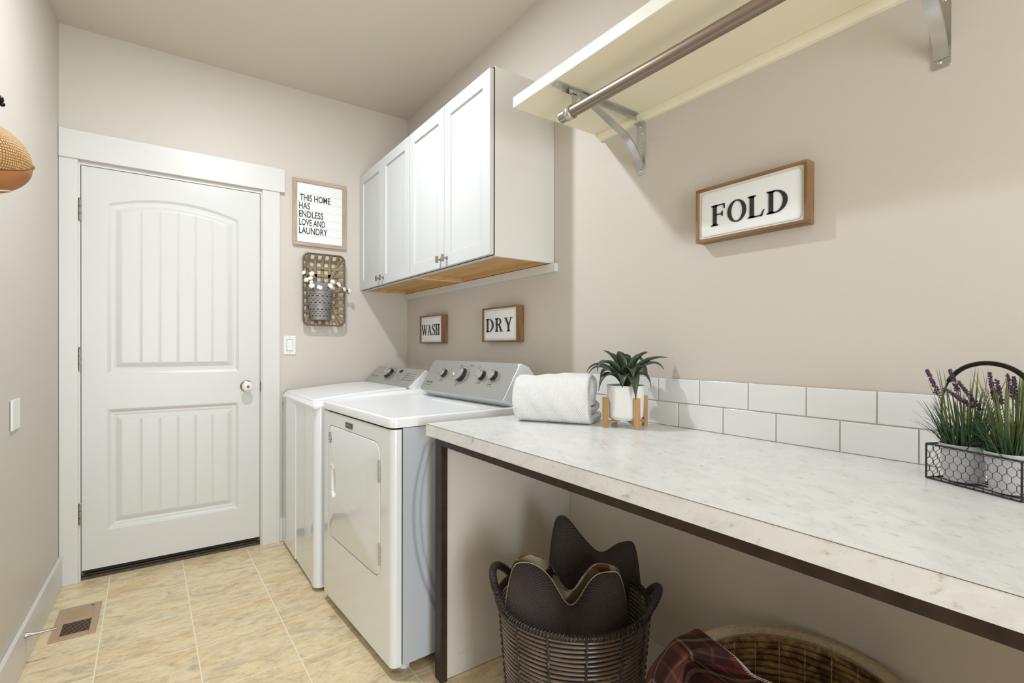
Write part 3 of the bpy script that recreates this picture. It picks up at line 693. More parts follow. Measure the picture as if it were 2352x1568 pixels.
# ------------------------------------------------------------------ counter, its frame and end panel, tile splash
CY1 = 1.576
ct = thing('worktop', 'long white marble-look laminate worktop with square front edge along the right wall', 'countertop', (0.746, CY1, 0.868), world=True)
MB().box((0.7475, -0.95, 0.868), (XR-0.0005, CY1, 0.9062)).build('slab', M_marble, ct)
MB().box((0.7470, -0.95, 0.9062), (XR-0.0005, CY1+0.0003, 0.9070)).build('laminate_seam', mat('laminate_core', srgb(92, 82, 72), 0.6), ct)
MB().box((0.7474, -0.95, 0.9070), (XR-0.0005, CY1+0.0003, 0.908)).build('top_sheet', M_marble, ct)
fr_ = thing('counter_frame', 'dark brown steel leg and front rail carrying the marble worktop', 'counter frame', (0.798, 1.59, 0), world=True)
MB().box((0.798, 1.562, 0), (0.8235, 1.607, 0.8675)).build('leg', M_darkmetal, fr_, bevel=0.0012)
MB().box((0.8237, -0.20, 0.002), (XR-0.0005, -0.17, 0.8675)).build('light_block_panel', M_panel, fr_, bevel=0.001)  # unseen panel added to keep the rear fill off the lower wall
MB().box((0.798, -0.95, 0.827), (0.822, 1.5615, 0.8675)).build('front_rail', M_darkmetal, fr_, bevel=0.001)
pn = thing('end_panel', 'beige painted end panel under the counter beside the dryer', 'panel', (1.1, 1.59, 0), world=True)
MB().box((0.8237, 1.572, 0.002), (XR-0.0005, 1.606, 0.8675)).build('board', M_panel, pn, bevel=0.001)
MB().prism(rrect(0.872, 0.014, 0.913, 0.074, 0.006, 4), 1.5705, 1.5718, lambda u, v, d: (u, d, v)).build('outlet_cover', M_panel, pn, bevel=0.0004)

TX = 1.3975
sp = thing('tile_backsplash', 'two-row splashback of glossy white rectangular tiles with beige grout above the counter', 'backsplash', (XR, CY1, 0.9085), world=True)
MB().box((1.4000, -0.9, 0.9085), (XR-0.0004, 1.573, 1.0640)).build('grout', M_grout, sp)
tl = MB()
def tile(y0, y1, z0, z1):
    y1 = min(y1, 1.5735)
    g = 0.0025
    R = [(1.4005, 0), (1.3986, 0), (1.3978, 0.0012), (TX, 0.004)]
    n = len(tl.v)
    for x, i in R: tl.v += [(x, y0+i, z0+i), (x, y1-i, z0+i), (x, y1-i, z1-i), (x, y0+i, z1-i)]
    for k in range(3):
        for i in range(4): tl.f.append((n+k*4+i, n+k*4+(i+1) % 4, n+(k+1)*4+(i+1) % 4, n+(k+1)*4+i))
    tl.f.append((n+12, n+13, n+14, n+15))
for k in range(-9, 3): tile(1.117+0.16*k+0.0018, 1.117+0.16*(k+1)-0.0018, 0.9895, 1.0660)
for k in range(-9, 4): tile(1.036+0.16*k+0.0018, 1.036+0.16*(k+1)-0.0018, 0.9095, 0.9860)
tl.build('tiles', M_tile, sp, angle=30)

# ------------------------------------------------------------------ signs
def ell(cx, cy, rx, ry, a0, a1, n=28): return [(cx+rx*math.cos(a0+(a1-a0)*i/n), cy+ry*math.sin(a0+(a1-a0)*i/n)) for i in range(n+1)]
def strip(A, B): return [[A[i], A[i+1], B[i+1], B[i]] for i in range(len(A)-1)]
def serif_glyph(ch):
    """list of polygons, cap height 1, and advance width"""
    T = 0.18; t = 0.06; s = 0.045      # thick, thin, serif thickness
    st = lambda x, w0=T: [[(x, 0), (x+w0, 0), (x+w0, 1), (x, 1)], [(x-0.08, 0), (x+w0+0.08, 0), (x+w0+0.08, s), (x+w0+0.02, s+0.03), (x+w0, s+0.05), (x, s+0.05), (x-0.02, s+0.03), (x-0.08, s)],
                          [(x-0.08, 1), (x-0.08, 1-s), (x-0.02, 1-s-0.03), (x, 1-s-0.05), (x+w0, 1-s-0.05), (x+w0+0.02, 1-s-0.03), (x+w0+0.08, 1-s), (x+w0+0.08, 1)]]
    if ch == 'F': return st(0.08)+[[(0.2, 1-t), (0.62, 1-t), (0.62, 1), (0.2, 1)], [(0.62, 1), (0.56, 1-t), (0.60, 0.76), (0.64, 0.76), (0.64, 1)], [(0.2, 0.50), (0.50, 0.50), (0.50, 0.56), (0.2, 0.56)], [(0.47, 0.53), (0.51, 0.41), (0.55, 0.41), (0.55, 0.66), (0.51, 0.66)]], 0.72
    if ch == 'L': return st(0.08)+[[(0.2, 0), (0.60, 0), (0.60, t), (0.2, t)], [(0.54, 0), (0.60, 0), (0.70, 0.28), (0.66, 0.28), (0.54, t)]], 0.74
    if ch == 'O': return strip(ell(0.42, 0.5, 0.42, 0.52, 0, 2*PI, 44), ell(0.42, 0.5, 0.25, 0.46, 0, 2*PI, 44)), 0.86
    if ch == 'D': return st(0.08)+strip(ell(0.32, 0.5, 0.50, 0.5, -PI/2, PI/2), ell(0.32, 0.5, 0.32, 0.445, -PI/2, PI/2))+[[(0.2, 0), (0.33, 0), (0.33, t), (0.2, t)], [(0.2, 1-t), (0.33, 1-t), (0.33, 1), (0.2, 1)]], 0.86
    if ch == 'R': return st(0.08)+strip(ell(0.34, 0.75, 0.30, 0.25, -PI/2, PI/2, 18), ell(0.34, 0.75, 0.15, 0.195, -PI/2, PI/2, 18))+[[(0.2, 1-t), (0.35, 1-t), (0.35, 1), (0.2, 1)], [(0.2, 0.5), (0.35, 0.5), (0.35, 0.5+t), (0.2, 0.5+t)], [(0.34, 0.52), (0.50, 0.54), (0.72, 0.05), (0.56, 0.05)], [(0.54, 0), (0.82, 0), (0.82, s), (0.54, s+0.03)]], 0.84
    if ch == 'Y': return [[(0.33, 0), (0.49, 0), (0.49, 0.46), (0.33, 0.46)], [(0.25, 0), (0.57, 0), (0.57, s), (0.49, s+0.05), (0.33, s+0.05), (0.25, s)], [(0.04, 0.97), (0.21, 0.97), (0.49, 0.44), (0.33, 0.42)], [(0.60, 0.97), (0.68, 0.97), (0.49, 0.46), (0.41, 0.46)], [(-0.03, 0.955), (0.30, 0.955), (0.30, 1), (-0.03, 1)], [(0.52, 0.955), (0.78, 0.955), (0.78, 1), (0.52, 1)]], 0.76
    if ch == 'H': return st(0.08)+st(0.50)+[[(0.2, 0.49), (0.52, 0.49), (0.52, 0.55), (0.2, 0.55)]], 0.76
    if ch == 'A': return [[(0.10, 0.03), (0.165, 0.03), (0.415, 0.96), (0.37, 1.0)], [(0.37, 1.0), (0.43, 1.0), (0.73, 0.03), (0.56, 0.03), (0.35, 0.82)], [(0.20, 0.31), (0.56, 0.31), (0.56, 0.37), (0.20, 0.37)], [(0.02, 0), (0.27, 0), (0.27, s), (0.02, s)], [(0.47, 0), (0.82, 0), (0.82, s), (0.47, s)]], 0.80
    if ch == 'W': return [[(0.04, 0.97), (0.20, 0.97), (0.40, 0.12), (0.33, 0.0)], [(0.33, 0.0), (0.38, 0.0), (0.60, 0.80), (0.55, 0.88)], [(0.46, 0.97), (0.62, 0.97), (0.82, 0.12), (0.75, 0.0)], [(0.75, 0.0), (0.80, 0.0), (1.06, 0.97), (1.00, 0.97)], [(-0.04, 0.955), (0.29, 0.955), (0.29, 1), (-0.04, 1)], [(0.39, 0.955), (0.70, 0.955), (0.70, 1), (0.39, 1)], [(0.91, 0.955), (1.15, 0.955), (1.15, 1), (0.91, 1)]], 1.10
    if ch == 'S':
        C = [(0.52, 0.80), (0.47, 0.93), (0.31, 0.975), (0.14, 0.90), (0.11, 0.74), (0.20, 0.61), (0.36, 0.50), (0.50, 0.38), (0.52, 0.20), (0.42, 0.06), (0.26, 0.025), (0.11, 0.09), (0.06, 0.25)]
        W = [0.04, 0.05, 0.05, 0.09, 0.13, 0.16, 0.18, 0.16, 0.13, 0.09, 0.05, 0.05, 0.04]
        P = [crom([(x, y, 0) for x, y in C], i/40) for i in range(41)]; A = []; B = []
        for i, p in enumerate(P):
            q = (P[min(i+1, 40)]-P[max(i-1, 0)]).normalized(); k = i/40*12; j = min(int(k), 11); ww = (W[j]+(W[j+1]-W[j])*(k-j))/2
            A.append((p.x-q.y*ww, p.y+q.x*ww)); B.append((p.x+q.y*ww, p.y-q.x*ww))
        return strip(A, B)+[[(0.50, 0.72), (0.56, 0.72), (0.54, 1.0), (0.50, 1.0)], [(0.03, 0.0), (0.07, 0.0), (0.08, 0.30), (0.03, 0.30)]], 0.64
def word(parent, txt, w_, h_, gap, d0, d1, fr):
    G = [serif_glyph(c) for c in txt]; tot = sum(g[1] for g in G)+gap*(len(G)-1); x = 0
    for polys, adv in G:
        mb = MB()
        for p in polys: mb.prism([((x+a)/tot*w_, b*h_) for a, b in p], d0, d1, fr)
        mb.build('letter', M_black, parent, smooth=False)
        x += adv+gap
def sign(txt, y0, y1, z0, z1, label, tw, thh, tx, tz, gap, tilt=0.0):
    """hangs on the right wall; y1 is the end nearer the door"""
    t = thing('framed_sign', label, 'sign', (XR, (y0+y1)/2, z0), group='wood framed word signs on the right wall', world=True)
    xf = 1.3655; F = 0.0085
    for za in (z1-F, z0): MB().box((xf, y0, za), (XR-0.0006, y1, za+F)).build('frame_rail', M_signwood_y, t, bevel=0.0008)
    for ya in (y0, y1-F): MB().box((xf+0.0001, ya, z0+F), (XR-0.0006, ya+F, z1-F)).build('frame_stile', M_signwood_z, t, bevel=0.0008)
    # pressed enamel plate: flat rim and raised rounded field
    xp = xf+0.0085; m_ = MB().box((xp, y0+F, z0+F), (xp+0.002, y1-F, z1-F))
    R = rrect(y0+F+0.006, z0+F+0.005, y1-F-0.006, z1-F-0.005, 0.013, 8); R2 = rrect(y0+F+0.008, z0+F+0.007, y1-F-0.008, z1-F-0.007, 0.012, 8); R3 = rrect(y0+F+0.0105, z0+F+0.0095, y1-F-0.0105, z1-F-0.0095, 0.011, 8)
    m = len(R); n = len(m_.v)
    for rr, x in ((R, xp), (R2, xp-0.0022), (R3, xp-0.0028)): m_.v += [(x, y, z) for y, z in rr]
    for k in range(2):
        for i in range(m): m_.f.append((n+k*m+i, n+k*m+(i+1) % m, n+(k+1)*m+(i+1) % m, n+(k+1)*m+i))
    m_.f.append(tuple(n+2*m+i for i in range(m)))
    po = m_.build('enamel_plate', M_enamel, t)
    word(po, txt, tw, thh, gap, xp-0.0048, xp-0.0025, lambda u, v, d: (d, y1-tx-u, z0+tz+v))
sign('WASH', 2.668, 2.975, 1.192, 1.366, 'small wooden-framed sign reading WASH in the corner above the washing machine', 0.250, 0.066, 0.021, 0.051, 0.04)
sign('DRY', 1.903, 2.215, 1.195, 1.369, 'small wooden-framed sign reading DRY, under the wall cabinets above the dryer', 0.232, 0.067, 0.033, 0.051, 0.12)
sign('FOLD', 0.622, 0.950, 1.494, 1.6575, 'wide wooden-framed sign reading FOLD on the wall above the worktop', 0.229, 0.062, 0.051, 0.0425, 0.05)

# letter board on the back wall
lbx0, lbx1, lbz0, lbz1 = 0.661, 0.981, 1.791, 2.201; yb = YB-0.0006
t = thing('letter_board', 'tall grey-oak framed white letter board beside the door trim', 'letter board', ((lbx0+lbx1)/2, YB, lbz0), world=True)
F = 0.0235
for za in (lbz1-F, lbz0): MB().box((lbx0, yb-0.019, za), (lbx1, yb, za+F)).build('frame_rail', M_greywood_x, t, bevel=0.0012)
for xa in (lbx0, lbx1-F): MB().box((xa, yb-0.0189, lbz0+F), (xa+F, yb, lbz1-F)).build('frame_stile', M_greywood_z, t, bevel=0.0012)
bd = MB(); edges = [lbz1-F]+[lbz1-F-0.064-0.0505*k for k in range(6)]+[lbz0+F]
for a, b2 in zip(edges, edges[1:]): bd.box((lbx0+F, yb-0.010, b2+0.0004), (lbx1-F, yb-0.002, a-0.0004))
bo = bd.build('felt_board', M_enamel, t, smooth=False)
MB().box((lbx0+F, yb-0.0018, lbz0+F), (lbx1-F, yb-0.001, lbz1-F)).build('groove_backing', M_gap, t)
_toff[0] = 0.006
for k, (tx, wd, dx) in enumerate((('THIS HOME', 0.181, 0.017), ('HAS', 0.064, 0.012), ('ENDLESS', 0.143, 0.012), ('LOVE AND', 0.154, 0.012), ('LAUNDRY', 0.168, 0.012))):
    tb = MB(); zt = lbz1-F-0.070-0.0505*k
    add_text(tb, tx, wd, 0.040, lambda u, v: (lbx0+F+dx+u, yb-0.0112, zt-0.040+v)); tb.build('lettering', M_letter, bo, smooth=False, thick=0.0014)

_toff[0] = 0.0
# ------------------------------------------------------------------ wall basket, bucket, cotton stems
M_strip = mat('tobacco_strip', srgb(150, 132, 100), 0.6, vary=0.2, vscale=30, bs=0.1)
M_stripd = mat('tobacco_rim_metal', srgb(116, 102, 84), 0.45, 0.4, vary=0.2, vscale=40)
kx0, kx1, kz0, kz1 = 0.712, 0.962, 1.302, 1.742; KD = 0.052
wk = thing('tobacco_basket', 'flat woven tobacco basket of olive-brown strips hung below the letter board', 'wall basket', ((kx0+kx1)/2, YB, kz0), world=True)
rp = rrect(kx0, kz0, kx1, kz1, 0.035, 8)
rmb = MB().tube([(x, YB-KD, z) for x, z in rp], 0.0042, 8, closed=True).tube([(x, YB-KD+0.008, z) for x, z in rrect(kx0+0.004, kz0+0.004, kx1-0.004, kz1-0.004, 0.032, 8)], 0.003, 8, closed=True)
rmb.build('rim', M_stripd, wk)
def bent(a, b, wd, over, horizontal):
    """strip across the basket from rim to rim following its dished back"""
    S = MB(); n = 25; L0, L1 = (kx0, kx1) if horizontal else (kz0, kz1); secs = []
    for i in range(n+1):
        q = i/n; p = L0+(L1-L0)*q; e = min(p-L0, L1-p); d = KD*(1-min(1, e/0.055)**0.75*0.93)
        y = YB-d-(0.0016 if over else 0.0)
        c0, c1 = a+(b-a)*q-wd/2, a+(b-a)*q+wd/2
        secs.append(((p, y, c0), (p, y, c1)) if horizontal else ((c0, y, p), (c1, y, p)))
    S.v = [v for s_ in secs for v in s_]; S.f = [(2*i, 2*i+1, 2*i+3, 2*i+2) for i in range(n)]
    return S
st_ = MB()
for i in range(5): x = kx0+0.037+i*0.044; s_ = bent(x, x, 0.021, i % 2, False); st_.add(s_.v, s_.f)
for i in range(9): z = kz0+0.036+i*0.046; s_ = bent(z, z, 0.022, i % 2 == 0, True); st_.add(s_.v, s_.f)
st_.build('woven_strips', M_strip, wk, thick=0.0014)
for sx in (0, 1):
    for sz in (0, 1):
        x0 = kx0+0.016 if sx == 0 else kx1-0.016; z0 = kz0+0.016 if sz == 0 else kz1-0.016
        x1 = kx0+0.080 if sx == 0 else kx1-0.080; z1 = z0+(0.14 if sz == 0 else -0.14)
        d_ = Vector((x1-x0, 0, z1-z0)).normalized(); nrm = Vector((-d_.z, 0, d_.x))*0.010; P = []
        for i in range(9):
            q = i/8; c = Vector((x0+(x1-x0)*q, YB-KD*(1-min(1, q/0.35)**0.75*0.85)-0.003, z0+(z1-z0)*q)); P += [c-nrm, c+nrm]
        MB().add(P, [(2*i, 2*i+1, 2*i+3, 2*i+2) for i in range(8)]).build('diagonal_strip', M_strip, wk, thick=0.0014)

M_galv = mat('galvanised_metal', srgb(150, 145, 142), 0.5, 0.35, vary=0.22, vscale=26)
bx, bz0, bz1 = 0.8165, 1.338, 1.512
bk = thing('wall_bucket', 'half-round slotted galvanised bucket hung on the tobacco basket', 'bucket', (bx, YB-0.03, bz0), world=True)
yb_ = YB-0.014-KD*0.25
bm3 = MB(); us = [PI+PI*i/128 for i in range(129)]; vs_ = [i/56 for i in range(57)]
def bfn(a, v): r = 0.055+(0.0815-0.055)*v; return (bx+r*math.cos(a), yb_+r*0.82*math.sin(a), bz0+(bz1-bz0)*v)
def bhole(a, v):
    row = v*13.0-1.2; k = int(row)
    if k < 0 or k > 10 or not 0.30 < row-k < 0.62: return False
    q = (a-PI)/PI*8.0+(0.5 if k % 2 else 0.0); return 0.25 < (q % 1) < 0.75
perforate_grid(bm3, us, vs_, bfn, bhole); bm3.build('slotted_shell', M_galv, bk)
MB().grid(40, 2, lambda u, v: (lambda r, a: (bx+r*math.cos(a), yb_+r*0.82*math.sin(a)-0.0004, bz0+0.003+(bz1-bz0-0.012)*v))(0.0515+(0.0770-0.0515)*v, PI+PI*u)).build('slot_shade_sheet', M_dark, bk)  # dark sheet added so the slots look shaded inside
bp = MB().prism([(bx-0.055, bz0), (bx+0.055, bz0), (bx+0.0815, bz1)]+[(bx+0.078*math.cos(a), bz1+0.062*math.sin(a)) for a in [PI*i/20 for i in range(1, 20)]]+[(bx-0.0815, bz1)], yb_, yb_+0.0015, lambda u, v, d: (u, d, v))
bp.build('back_plate', M_galv, bk)
MB().prism([(bx+0.054*math.cos(PI+PI*i/24), yb_+0.054*0.82*math.sin(PI+PI*i/24)) for i in range(25)], bz0+0.004, bz0+0.005, lambda u, v, d: (u, v, d)).build('base', M_dark, bk)
MB().tube([bfn(PI+PI*i/40, 1.0) for i in range(41)], 0.0022, 8).build('top_rim', M_galv, bk)
MB().tube([bfn(PI+PI*i/40, 0.0) for i in range(41)], 0.0018, 8).build('bottom_rim', M_galv, bk)
M_cotton = mat('cotton_boll', srgb(240, 234, 222), 0.95, bs=0.5, bscale=220, sheen=0.4)
M_husk = mat('dry_cotton_husk', srgb(96, 66, 46), 0.8, vary=0.3, vscale=60)
def cotton(label, root, stems):
    t = thing('cotton_stem', label, 'dried cotton stem', root, group='dried cotton stems in the wall bucket', world=True)
    sb_ = MB(); cm = MB(); hm = MB()
    for pts, bolls in stems:
        sb_.tube([crom(pts, i/14) for i in range(15)], [0.0020-0.0008*i/14 for i in range(15)], 6)
        for (x, y, z, r) in bolls:
            rnd = random.Random(int(x*9999+z*777)); ax = Vector((x-root[0], -0.06, (z-root[2])*0.5+0.01)).normalized()
            side = ax.orthogonal().normalized(); s2 = ax.cross(side)
            for k in range(5):
                a = 2*PI*k/5+rnd.random(); c = Vector((x, y, z))+(side*math.cos(a)+s2*math.sin(a))*r*0.52+ax*r*0.1
                cm.sphere(c, r*0.62*(0.9+0.2*rnd.random()), 10, 7)
            cm.sphere(Vector((x, y, z))+ax*r*0.35, r*0.6, 10, 7)
            for k in range(5):
                a = 2*PI*(k+0.5)/5; dv = side*math.cos(a)+s2*math.sin(a); b0_ = Vector((x, y, z))-ax*r*0.95; tn = ax.cross(dv)
                P = [b0_, b0_+dv*r*0.7+ax*r*0.2-tn*r*0.22, b0_+dv*r*0.7+ax*r*0.2+tn*r*0.22, b0_+dv*r*1.15+ax*r*1.0]
                hm.add(P, [(0, 1, 3, 2)])
    sb_.build('twig', M_husk, t); cm.build('cotton_bolls', M_cotton, t, angle=60); hm.build('husks', M_husk, t, thick=0.0008)
yc_ = YB-0.085
cotton('dried cotton sprig leaning left out of the galvanised wall bucket, with fluffy white bolls', (0.790, YB-0.05, 1.46),
       [([(0.790, YB-0.05, 1.46), (0.765, YB-0.07, 1.53), (0.728, yc_, 1.57), (0.704, yc_, 1.618)], [(0.708, yc_, 1.614, 0.0125), (0.722, yc_-0.01, 1.571, 0.0145), (0.744, yc_-0.012, 1.582, 0.0135)]),
        ([(0.790, YB-0.05, 1.46), (0.762, YB-0.07, 1.53), (0.756, yc_, 1.575), (0.752, yc_, 1.612)], [(0.754, yc_, 1.611, 0.0165), (0.748, yc_-0.014, 1.560, 0.0105), (0.750, yc_-0.018, 1.537, 0.0165)])])
cotton('short dried cotton sprig in the middle of the galvanised wall bucket', (0.800, YB-0.055, 1.46), [([(0.800, YB-0.055, 1.46), (0.801, YB-0.07, 1.50), (0.800, yc_, 1.530)], [(0.800, yc_, 1.531, 0.0165)])])
cotton('dried cotton sprig reaching right out of the galvanised wall bucket past the basket rim', (0.842, YB-0.05, 1.46),
       [([(0.842, YB-0.05, 1.46), (0.850, YB-0.07, 1.52), (0.870, yc_, 1.55), (0.880, yc_, 1.57)], [(0.877, yc_, 1.571, 0.0165), (0.861, yc_-0.012, 1.543, 0.0175)]),
        ([(0.842, YB-0.05, 1.46), (0.862, YB-0.07, 1.505), (0.92, yc_, 1.53), (0.982, yc_, 1.521)], [(0.914, yc_, 1.556, 0.0155), (0.947, yc_, 1.531, 0.0125), (0.980, yc_, 1.521, 0.0155)])])

# ------------------------------------------------------------------ switches, door stop, floor register
sw = thing('light_switch', 'white rocker light switch plate on the wall between door and washer', 'light switch', (0.6455, YB, 1.123), world=True)
spb = MB().box((0.6112, YB-0.006, 1.1225), (0.6800, YB-0.0004, 1.2375)).build('plate', M_plastic, sw, bevel=0.0025)
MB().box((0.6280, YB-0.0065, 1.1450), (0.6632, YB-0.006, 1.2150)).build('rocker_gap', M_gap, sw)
MB().prism([(YB-0.0062, 1.1465), (YB-0.0105, 1.1465), (YB-0.0075, 1.180), (YB-0.0070, 1.2135), (YB-0.0062, 1.2135)], 0.6295, 0.6617, lambda u, v, d: (d, u, v)).build('rocker', M_plastic, sw, bevel=0.0008)
for z in (1.133, 1.227): MB().sphere((0.6456, YB-0.0062, z), 0.002, sc=(1, 0.4, 1)).build('screw', M_nickel, sw)
ya, yb2 = 2.385, 2.500
bl = MB(); x0 = xl(2.44)
bl.box((x0+0.0004, ya, 0.878), (x0+0.007, yb2, 0.984))
bo = bl.build('wall_plate', M_plastic, off=(x0, 2.44, 0.878), bevel=0.0022)
tag(bo, 'plain blank white cover plate on the left wall', 'wall plate')
ds = thing('door_stop', 'slim satin metal door stop sticking out of the left baseboard over the floor register', 'door stop', (xl(2.52)+0.0142, 2.52, 0.112), world=True)
x0 = xl(2.52)+0.0142
MB().lathe([(0, 0), (0.0105, 0), (0.0105, 0.003), (0.0075, 0.012), (0.0048, 0.026), (0.0042, 0.085), (0.0042, 0.088), (0, 0.088)], c=(x0, 2.52, 0.112), n=20, axis='x').build('rod', M_nickel, ds)
M_tan = mat('tan_metal_register', srgb(188, 160, 130), 0.42, 0.15, bs=0.03, bscale=200)
vr = thing('floor_register', 'tan metal floor register with louvres beside the left baseboard', 'floor vent', (-0.287, 2.806, 0), world=True)
vx0, vx1, vy0, vy1 = -0.361, -0.215, 2.655, 2.958
vf = MB(); H_ = (vx0+0.030, vy0+0.030, vx1-0.024, vy1-0.030)
for a in ((vx0, vy0, H_[0], vy1), (H_[2], vy0, vx1, vy1), (H_[0], vy0, H_[2], H_[1]), (H_[0], H_[3], H_[2], vy1), (H_[0], 2.802, H_[2], 2.812)):
    vf.box((a[0], a[1], 0.0005), (a[2], a[3], 0.005))
vf.build('frame', M_tan, vr, bevel=0.0015)
MB().box((H_[0], H_[1], 0.0004), (H_[2], H_[3], 0.001)).build('duct_opening', M_dark, vr)
nl = 13
for half, (a, b2, ang, hh_) in enumerate(((H_[1], 2.802, -24, 0.0050), (2.812, H_[3], 60, 0.0042))):
    lv = MB(); k = 10 if half == 0 else 9
    for i in range(k):
        y = a+(b2-a)*(i+0.5)/k; MM = Matrix.Translation((0, y, 0.0035)) @ Matrix.Rotation(math.radians(ang), 4, 'X')
        lv.box((H_[0], -hh_, -0.0005), (H_[2], hh_, 0.0005), MM)
    lv.build('louvres', M_tan, vr)
MB().box((-0.252, 2.925, 0.003), (-0.242, 2.933, 0.008)).build('lever', M_darkmetal, vr)

# ------------------------------------------------------------------ cap on the coat hook
M_hook = mat('oiled_bronze', srgb(44, 38, 38), 0.28, 0.8)
hk = thing('coat_hook', 'dark bronze coat hook on the left wall above the cap', 'coat hook', (xl(1.77)+0.0005, 1.77, 1.80), world=True)
x0 = xl(1.77)+0.0005
MB().prism(rrect(1.757, 1.745, 1.783, 1.835, 0.012, 5), x0, x0+0.006, lambda u, v, d: (d, u, v)).build('back_plate', M_hook, hk, bevel=0.0015)
MB().tube([crom([(x0+0.004, 1.77, 1.790), (x0+0.03, 1.775, 1.762), (x0+0.065, 1.785, 1.757), (x0+0.086, 1.792, 1.772), (x0+0.094, 1.795, 1.792)], i/20) for i in range(21)], 0.0058, 12).sphere((x0+0.096, 1.797, 1.7985), 0.0105, 16, 12).sphere((x0+0.102, 1.80, 1.788), 0.0062, 12, 8).build('prong', M_hook, hk)
capx, capy, capz = xl(1.775)+0.012, 1.775, 1.628
def cap_mesh_mat():
    m, nt, p = new_mat('golden_cap_mesh'); v = coords(nt, (1, 1, 1))
    a = N(nt, 'ShaderNodeTexWave', wave_type='BANDS', bands_direction='Y'); nt.links.new(v, a.inputs[0]); a.inputs['Scale'].default_value = 110; a.inputs['Distortion'].default_value = 0.6
    b = N(nt, 'ShaderNodeTexWave', wave_type='BANDS', bands_direction='Z'); nt.links.new(v, b.inputs[0]); b.inputs['Scale'].default_value = 46; b.inputs['Distortion'].default_value = 3
    mu = N(nt, 'ShaderNodeMath', operation='MULTIPLY'); nt.links.new(a.outputs['Fac'], mu.inputs[0]); nt.links.new(b.outputs['Fac'], mu.inputs[1])
    nt.links.new(ramp(nt, mu.outputs[0], [(0.05, srgb(150, 104, 48)), (0.35, srgb(192, 146, 78)), (0.95, srgb(232, 208, 164))]), p.inputs['Base Color'])
    p.inputs['Roughness'].default_value = 0.6; bump(nt, p, mu.outputs[0], 0.6, 0.002); return m
M_capbrown = mat('tan_leather_cap_front', srgb(176, 118, 68), 0.6, vary=0.12, vscale=18, bs=0.15, bscale=120)
cp = thing('baseball_cap', 'tan and golden mesh baseball cap hanging on the left wall at the photo edge', 'cap', (capx, capy, capz), world=True)
# dome: axis points out of the wall, the mesh half is on top, the leather front below
def dome(th0, th1, n, m_):
    def fn(u, v):
        a = th0+(th1-th0)*u; t = v*PI/2
        rz = 0.128 if math.sin(a) > 0 else 0.086
        ry = 0.088
        squash = 1.0-0.20*max(0, math.sin(a))*math.sin(t)*0.5
        d = 0.150*math.cos(t)**0.92 if v < 1 else 0.0
        wob = 0.003*math.sin(5*a+2*t)*math.sin(t)
        return (capx+d+wob, capy+ry*math.sin(t)*math.cos(a), capz+rz*math.sin(t)**(1.12 if math.sin(a) > 0 else 0.9)*math.sin(a)*squash+0.004*math.cos(t))
    return MB().grid(n, m_, fn), fn
g, fn1 = dome(math.radians(-12), math.radians(208), 60, 34); g.build('mesh_back', cap_mesh_mat(), cp, thick=0.0015, angle=80)
g, fn2 = dome(math.radians(208), math.radians(348), 60, 34); fo = g.build('leather_front', M_capbrown, cp, thick=0.002, angle=80)
MB().sphere((capx+0.151, capy, capz+0.005), 0.0072, 12, 10, (0.7, 1, 1)).build('crown_button', M_capbrown, cp)
pip = MB()
for a in (0, 1): pip.tube([Vector(fn2(a, k/16)) for k in range(17)], 0.0022, 6)
pip.build('seam_piping', mat('dark_seam', srgb(120, 78, 38), 0.7), cp)
lg = MB(); C = [Vector(fn2(0.5+0.16*math.cos(2*PI*i/36), 0.72+0.20*math.sin(2*PI*i/36))) for i in range(36)]
cc = Vector((capx+0.02, capy, capz)); lg.tube([p+(p-cc).normalized()*0.002 for p in C], 0.0016, 6, closed=True)
for u0, v0, u1, v1 in ((0.44, 0.64, 0.44, 0.80), (0.44, 0.64, 0.48, 0.64), (0.44, 0.72, 0.475, 0.72), (0.44, 0.80, 0.48, 0.80), (0.51, 0.64, 0.56, 0.80)):
    P = [Vector(fn2(u0+(u1-u0)*k/5, v0+(v1-v0)*k/5)) for k in range(6)]; lg.tube([p+(p-cc).normalized()*0.002 for p in P], 0.0014, 5)
lg.build('round_emblem', M_enamel, fo)
br = MB().grid(30, 10, lambda u, v: (capx-0.004+0.0+0.012*math.sin(PI*u)*v, capy+(u-0.5)*0.16*(1-0.15*v), capz-0.070-0.062*v*math.sin(PI*(0.12+0.76*u))))
br.build('brim', M_capbrown, cp, thick=0.003)

# ------------------------------------------------------------------ towel
def towel_mat():
    m, nt, p = new_mat('white_ribbed_terry')
    p.inputs['Base Color'].default_value = srgb(247, 246, 244); p.inputs['Roughness'].default_value = 0.95; p.inputs['Sheen Weight'].default_value = 0.3
    tc = N(nt, 'ShaderNodeTexCoord'); mp = N(nt, 'ShaderNodeMapping'); nt.links.new(tc.outputs['UV'], mp.inputs[0]); mp.inputs['Rotation'].default_value = (0, 0, math.radians(54.5))
    wv = N(nt, 'ShaderNodeTexWave', wave_type='BANDS', bands_direction='X'); nt.links.new(mp.outputs[0], wv.inputs[0]); wv.inputs['Scale'].default_value = 58; wv.inputs['Distortion'].default_value = 0.35; wv.inputs['Detail'].default_value = 2; wv.inputs['Detail Scale'].default_value = 3
    nz = noise(nt, coords(nt), 420, 3, 0.6)
    ad = N(nt, 'ShaderNodeMath', operation='MULTIPLY_ADD'); nt.links.new(nz, ad.inputs[0]); ad.inputs[1].default_value = 0.5; nt.links.new(wv.outputs['Fac'], ad.inputs[2])
    bump(nt, p, ad.outputs[0], 0.65, 0.003); return m
tw_A = Vector((1.020, 1.440, 0.908)); tw_B = Vector((1.163, 1.212, 0.908)); Lw = (tw_B-tw_A).length
tax = (tw_B-tw_A).normalized(); tnn = Vector((-tax.y, tax.x, 0))
